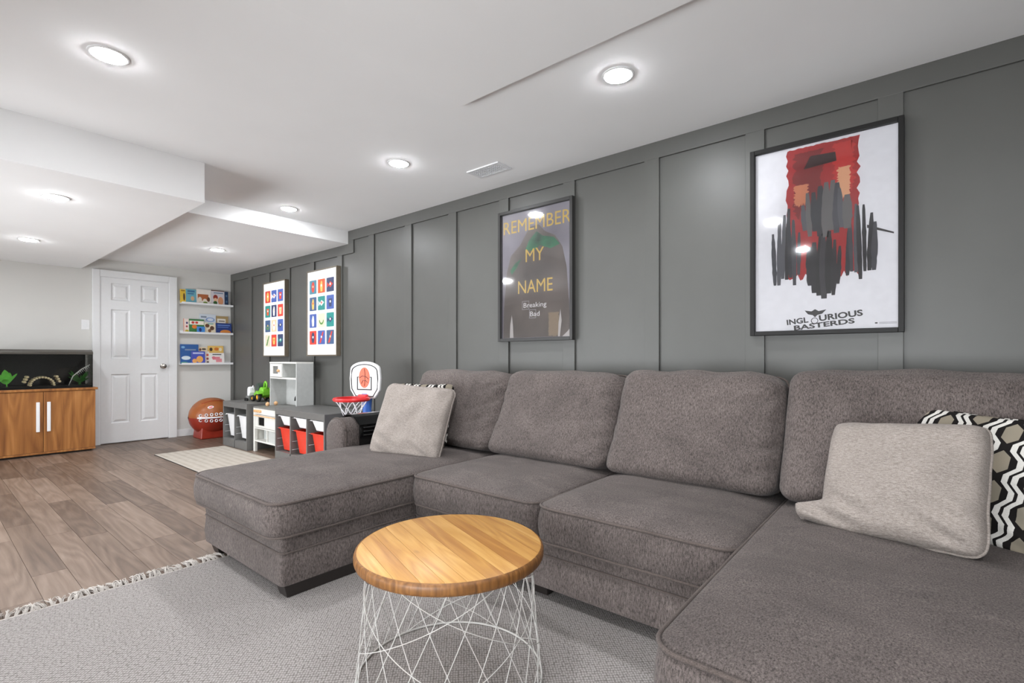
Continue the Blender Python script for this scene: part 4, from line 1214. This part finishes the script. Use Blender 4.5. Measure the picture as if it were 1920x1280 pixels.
# ------------------------------------------------------------------ football-shaped bin
fb = thing('football_bin', 'brown football shaped toy bin with white laces by the wall', 'toy bin', (0.38, -0.40, 0))
def fball(t, phi, g=0.0):
    """t -1..1 along y, phi round the y axis from +x"""
    r = 0.235 * max(0.0, 1 - abs(t) ** 2.3) ** 0.62 + g
    return (0.38 + r * math.cos(phi), -0.395 + 0.265 * t, 0.275 + r * math.sin(phi) * 1.02)
def shell(p0, p1):
    n, m = 22, 16; vs = []; fs = []
    for j in range(m + 1):
        t = -0.995 + 1.99 * j / m
        for i in range(n + 1):
            vs.append(fball(t, p0 + (p1 - p0) * i / n))
    for j in range(m):
        for i in range(n):
            a = j * (n + 1) + i
            fs.append((a, a + 1, a + n + 2, a + n + 1))
    return MB().add(vs, fs)
shell(math.radians(-2), math.radians(182)).build('lid', 'brownball', fb, smooth=True)
shell(math.radians(182), math.radians(358)).build('tub', 'redball', fb, smooth=True)
MB().frustum((0.24, 0.53, -0.565, -0.225, 0.0), (0.25, 0.515, -0.545, -0.245, 0.22)).build('base', 'redball', fb, bevel=0.015, seg=3)
def on_ball(t, phi, g): return fball(t, phi, g)
MB().tube([on_ball(-0.78 + 1.0 * i / 12, 0.0, 0.006) for i in range(13)], 0.011, 6).build('lace_bar', 'net', fb, smooth=True)
for i in range(5):
    t = -0.68 + 0.2 * i
    for sg in (1, -1):
        c = on_ball(t, sg * 0.165, 0.004)
        nrm = Vector((c[0] - 0.38, 0, c[2] - 0.275)).normalized()
        up = Vector((-nrm.z, 0, nrm.x))
        MB().tube([tuple(Vector(c) + Vector((0, 1, 0)) * 0.016 * math.cos(2 * PI * k / 12) + up * 0.016 * math.sin(2 * PI * k / 12)) for k in range(12)], 0.0055, 5, True).build('lace_loop', 'net', fb, smooth=True)
pts = []
lab = MB()
vs = []
for k in range(16):
    a = 2 * PI * k / 16
    vs.append(on_ball(-0.27 + 0.13 * math.cos(a), 0.60 + 0.075 * math.sin(a), 0.002))
lab.add(vs, [tuple(range(16))]); lab.build('oval_badge', 'net', fb)
vs = [on_ball(-0.27 + 0.085 * math.cos(2 * PI * k / 16), 0.60 + 0.035 * math.sin(2 * PI * k / 16), 0.0032) for k in range(16)]
MB().add(vs, [tuple(range(16))]).build('badge_print', 'hoopred', fb)
MB().tube([on_ball(-0.55 + 1.1 * i / 14, 1.02, 0.001) for i in range(15)], 0.004, 5).build('lid_seam', 'redball', fb, smooth=True)

# ------------------------------------------------------------------ toy basketball hoop
hp = bpy.data.objects.new('toy_hoop', None); COL.objects.link(hp)
tag(hp, 'toy basketball hoop with white backboard and red rim behind sofa arm', 'toy hoop')
hp.location = (3.845, -0.40, -0.0); hp.rotation_euler = (0, 0, math.radians(17))
# local: board faces -y
def board_outline(s):
    pts = [(-0.105, -0.125), (0.105, -0.125), (0.155, -0.06), (0.163, 0.03), (0.155, 0.10)]
    pts += [(0.155 * math.cos(a), 0.10 + 0.062 * math.sin(a)) for a in [PI * i / 14 for i in range(1, 14)]]
    pts += [(-0.155, 0.10), (-0.163, 0.03), (-0.155, -0.06)]
    return [(p[0] * s, 0.822 + p[1] * 1.1 * s) for p in pts]
bb = MB().prism(board_outline(1.0), 1, -0.014, 0.014).build('backboard', 'whitepl', hp, local=True, bevel=0.008, seg=3)
o_ = board_outline(0.86)
MB().tube([(p[0], -0.0155, p[1]) for p in o_], 0.0045, 5, True).build('border_line', 'ink', bb, local=True)
b = MB()
for q in ((-0.078, -0.068, 0.765, 0.87), (0.068, 0.078, 0.765, 0.87), (-0.078, 0.078, 0.755, 0.765)):
    b.box(q[0], q[1], -0.0165, -0.0145, q[2], q[3])
b.box(-0.075, -0.05, -0.0165, -0.0145, 0.864, 0.87).box(0.05, 0.075, -0.0165, -0.0145, 0.864, 0.87)
b.build('square_line', 'ink', bb, local=True)
MB().prism([(0.056 * math.cos(2 * PI * i / 24), 0.862 + 0.088 * math.sin(2 * PI * i / 24)) for i in range(24)], 1, -0.0175, -0.0145).build('ball_print', 'orange', bb, local=True)
b = MB()
b.tube([(0.0 + 0.047 * math.sin(t) * 0.2, -0.018, 0.865 + 0.074 * math.cos(t)) for t in [PI * i / 10 for i in range(11)]], 0.0026, 4)
b.tube([(-0.047, -0.018, 0.86), (-0.02, -0.018, 0.878), (0.02, -0.018, 0.87), (0.046, -0.018, 0.85)], 0.0026, 4)
b.tube([(-0.03, -0.018, 0.81), (-0.012, -0.018, 0.84), (0.02, -0.018, 0.835), (0.036, -0.018, 0.82)], 0.0026, 4)
b.build('ball_lines', 'ink', bb, local=True)
RC, RR, RZ = (-0.0, -0.175), 0.135, 0.69
MB().lathe([(RR - 0.014, -0.012), (RR + 0.008, -0.014), (RR + 0.016, 0.0), (RR + 0.008, 0.014), (RR - 0.014, 0.012), (RR - 0.014, -0.012)], (RC[0], RC[1], RZ), 2, 40, False).build('rim', 'hoopred', hp, local=True, smooth=40)
MB().prism([(-0.05, -0.03), (0.05, -0.03), (0.04, 0.02), (-0.04, 0.02)], 1, -0.05, -0.014).build('bracket', 'hoopred', hp, local=True, bevel=0.005)
for v_ in (bpy.data.objects[o.name] for o in hp.children if o.name.startswith('bracket')):
    v_.location = (0, 0, 0.70)
for k in range(8):
    for sg in (1, -1):
        path = []
        for i in range(9):
            t = i / 8.0
            a = 2 * PI * k / 8 + sg * 0.8 * t
            R = (RR - 0.006) * (1 - 0.52 * t ** 0.75)
            path.append((RC[0] + R * math.cos(a), RC[1] + R * math.sin(a), RZ - 0.012 - 0.125 * t))
        MB().tube(path, 0.0032, 5).build('net_cord', 'net', hp, local=True, smooth=True)
        path = []
        for i in range(4):
            t = i / 3.0
            a = 2 * PI * k / 8 + sg * (0.8 + 0.25 * t)
            R = (RR - 0.006) * 0.48
            path.append((RC[0] + R * math.cos(a), RC[1] + R * math.sin(a), RZ - 0.137 - 0.05 * t))
        MB().tube(path, 0.0036, 5).build('net_hem', 'navy', hp, local=True, smooth=True)
MB().lathe([(0.03, 0.56), (0.046, 0.60), (0.038, 0.50), (0.038, 0.10), (0.045, 0.03)][::-1] if False else [(0.046, 0.03), (0.04, 0.10), (0.036, 0.50), (0.038, 0.62), (0.046, 0.70), (0.046, 0.725)], (0, 0.022, 0), 2, 20).build('post', 'blue', hp, local=True, smooth=40)
MB().lathe([(0.20, 0.0), (0.205, 0.02), (0.16, 0.045), (0.05, 0.06)], (0, 0.02, 0), 2, 28).build('base', 'blue', hp, local=True, smooth=40)

# ------------------------------------------------------------------ fish tank cabinet, tank and its contents
cb = thing('tank_cabinet', 'walnut two door cabinet under the glass tank', 'cabinet', (0.21, -2.0, 0))
cy0, cy1 = -2.43, -1.575
box('top_board', 'walnut', cb, 0.02, 0.415, cy0 - 0.018, -1.556, 0.68, 0.705, 0.002)
for nm, q in (('side_panel', (cy0, cy0 + 0.016)), ('side_panel', (cy1 - 0.016, cy1))):
    box(nm, 'walnut', cb, 0.02, 0.385, q[0], q[1], 0.02, 0.68)
box('back_panel', 'walnut', cb, 0.02, 0.03, cy0 + .016, cy1 - .016, 0.02, 0.68)
box('plinth', 'foot', cb, 0.04, 0.36, cy0 + 0.03, cy1 - 0.03, 0.0, 0.02)
box('bottom_board', 'walnut', cb, 0.03, 0.402, cy0, cy1, 0.02, 0.04, 0.001)
for (a, b_, h0, h1) in ((cy0 + .001, -2.004, -2.058, -2.030), (-2.0, cy1 - .001, -1.974, -1.946)):
    dr = box('cabinet_door', 'walnut', cb, 0.386, 0.402, a, b_, 0.042, 0.676, 0.0015)
    box('handle', 'whitepl', dr, 0.402, 0.418, h0, h1, 0.256, 0.567, 0.003)

tk = thing('fish_tank', 'dark glass tank with hood on the walnut cabinet', 'tank', (0.24, -2.0, 0.705))
ty0, ty1, tx0, tx1, tz0, tz1 = -2.42, -1.598, 0.06, 0.40, 0.705, 1.07
box('base_frame', 'tankblack', tk, tx0, tx1, ty0, ty1, tz0, tz0 + 0.014, 0.002)
box('front_pane', 'tankglass', tk, tx1 - 0.006, tx1, ty0 + .006, ty1 - .006, tz0 + 0.014, tz1)
box('side_pane', 'tankglass', tk, tx0, tx1, ty0, ty0 + 0.006, tz0 + 0.014, tz1)
box('side_pane', 'tankglass', tk, tx0, tx1, ty1 - 0.006, ty1, tz0 + 0.014, tz1)
box('back_pane', 'tankblack', tk, tx0, tx0 + 0.006, ty0 + .006, ty1 - .006, tz0 + 0.014, tz1)
for yy in (ty0, ty1 - 0.004):
    box('corner_seal', 'tankblack', tk, tx1 - 0.004, tx1 + 0.001, yy, yy + 0.004, tz0 + .014, tz1)
hd = MB().prism([(tx0 - 0.004, tz1), (tx1 + 0.004, tz1), (tx1 + 0.004, tz1 + 0.026), (tx1 - 0.05, tz1 + 0.05), (tx0 + 0.01, tz1 + 0.052), (tx0 - 0.004, tz1 + 0.045)], 1, ty0 - 0.003, ty1 + 0.003)
hd.build('hood', 'tanklid', tk, bevel=0.004)
MB().box(tx0 + .006, tx1 - .006, ty0 + .006, ty1 - .006, tz0 + .014, tz0 + 0.026).build('gravel_bed', 'gravel', tk)
GZ = tz0 + 0.026
br = thing('log_bridge', 'little arched bridge of pale logs inside the tank', 'bridge', (0.27, -2.0, GZ))
n = 13
for i in range(n):
    a = PI * i / (n - 1)
    cy, cz = -2.0 + 0.092 * math.cos(a), GZ + 0.012 + 0.082 * math.sin(a)
    MB().lathe([(0.001, 0.20), (0.0105, 0.20), (0.0105, 0.345), (0.001, 0.345)], (0, cy, cz), 0, 10).build('log', 'bark', br, smooth=40)
for sg in (-1, 1):
    for k in range(3):
        MB().lathe([(0.001, 0.205), (0.012, 0.205), (0.012, 0.345), (0.001, 0.345)], (0, -2.0 + sg * (0.115 + 0.01 * k), GZ + 0.10 - 0.026 * k), 0, 10).build('log', 'bark', br, smooth=40)
def leafmesh(b, p0, p1, wdt, droop=0.02, n=7):
    A, B = Vector(p0), Vector(p1)
    dirv = (B - A); side = dirv.cross(Vector((1, 0, 0)))
    if side.length < 1e-4: side = Vector((0, 1, 0))
    side.normalize()
    nr = dirv.cross(side).normalized()
    L = []; Rr = []; M = []
    for i in range(n + 1):
        t = i / n
        c = A + dirv * t + Vector((0, 0, -droop * t * t))
        ww = wdt * math.sin(PI * min(1, t * 0.94 + 0.06)) ** 0.8
        L.append(tuple(c + side * ww)); Rr.append(tuple(c - side * ww)); M.append(tuple(c + nr * ww * 0.25))
    vs = L + M + Rr; k = n + 1
    fs = []
    for i in range(n):
        fs += [(i, i + 1, k + i + 1, k + i), (k + i, k + i + 1, 2 * k + i + 1, 2 * k + i)]
    b.add(vs, fs)
pl = thing('leafy_plant', 'bright green broad leaf plant inside the tank', 'plant', (0.26, -2.26, GZ))
MB().tube([(0.26, -2.26, GZ), (0.262, -2.262, GZ + 0.09)], 0.006, 6).build('stem', 'leaf', pl, smooth=True)
for (dy, dz, s, wd_) in ((-0.02, 0.20, 0.05, 0.034), (-0.065, 0.15, 0.04, 0.03), (0.04, 0.13, 0.03, 0.018), (0.075, 0.16, 0.03, 0.012), (-0.03, 0.10, 0.06, 0.028), (0.02, 0.17, 0.02, 0.026)):
    b = MB(); leafmesh(b, (0.262, -2.26, GZ + 0.03), (0.262 + s * 0.7, -2.26 + dy, GZ + dz), wd_); b.build('leaf', 'leaf', pl, smooth=True)
fe = thing('fern_plant', 'dark green feathery plant at the right inside the tank', 'plant', (0.22, -1.68, GZ))
MB().lathe([(0.001, 0), (0.014, 0), (0.01, 0.03), (0.001, 0.03)], (0.22, -1.68, GZ), 2, 10).build('crown', 'fern', fe, smooth=True)
for i in range(16):
    a = random.uniform(-1, 1); b = MB()
    leafmesh(b, (0.22, -1.68, GZ + 0.02), (0.22 + random.uniform(0.0, 0.12), max(-1.80, min(-1.615, -1.68 + a * 0.12)), GZ + random.uniform(0.08, 0.20)), random.uniform(0.006, 0.011), 0.02)
    b.build('frond', 'fern', fe, smooth=True)
pf = thing('pale_toothed_strip', 'white toothed strip leaning inside the tank above dark fern', 'ornament', (0.33, -1.74, GZ))  # pale slanting spine with a row of short teeth
A, B = Vector((0.33, -1.755, GZ + 0.10)), Vector((0.335, -1.612, GZ + 0.225))
MB().tube([(0.33, -1.79, GZ), tuple(A), tuple((A + B) / 2 + Vector((0, 0, 0.012))), tuple(B)], lambda t: 0.003 + 0.005 * t * (1.1 - t) * 2, 6).build('spine', 'palestrip', pf, smooth=True)
for i in range(8):
    c = A + (B - A) * (0.25 + 0.09 * i)
    MB().tube([tuple(c), tuple(c + Vector((0, 0.012, -0.022)))], lambda t: 0.0035 * (1 - 0.8 * t), 5).build('tooth', 'palestrip', pf, smooth=True)

# plant on the hood whose leaf tips reach into view
pt_ = thing('potted_plant', 'dark slender leaf tips reaching in at left edge above tank', 'plant', (0.22, -2.52, 0.0))
MB().lathe([(0.001, 0.0), (0.12, 0.0), (0.15, 0.42), (0.155, 0.44), (0.14, 0.44), (0.135, 0.40), (0.001, 0.40)], (0.22, -2.62, 0.0), 2, 24).build('pot', 'counter', pt_, smooth=40)
MB().tube([(0.22, -2.62, 0.40), (0.22, -2.615, 0.95)], 0.012, 8).build('stem', 'bark', pt_, smooth=True)
for (dy, z, dz) in ((0.265, 1.24, 0.03), (0.27, 1.285, 0.0), (-0.2, 1.3, 0.02), (0.1, 1.4, 0.0), (-0.12, 1.2, 0.03), (0.05, 1.3, 0.0)):
    b = MB(); leafmesh(b, (0.22, -2.615, 0.95), (0.26, -2.615 + dy, z + dz), 0.012, dz); b.build('leaf', 'fern', pt_, smooth=True)
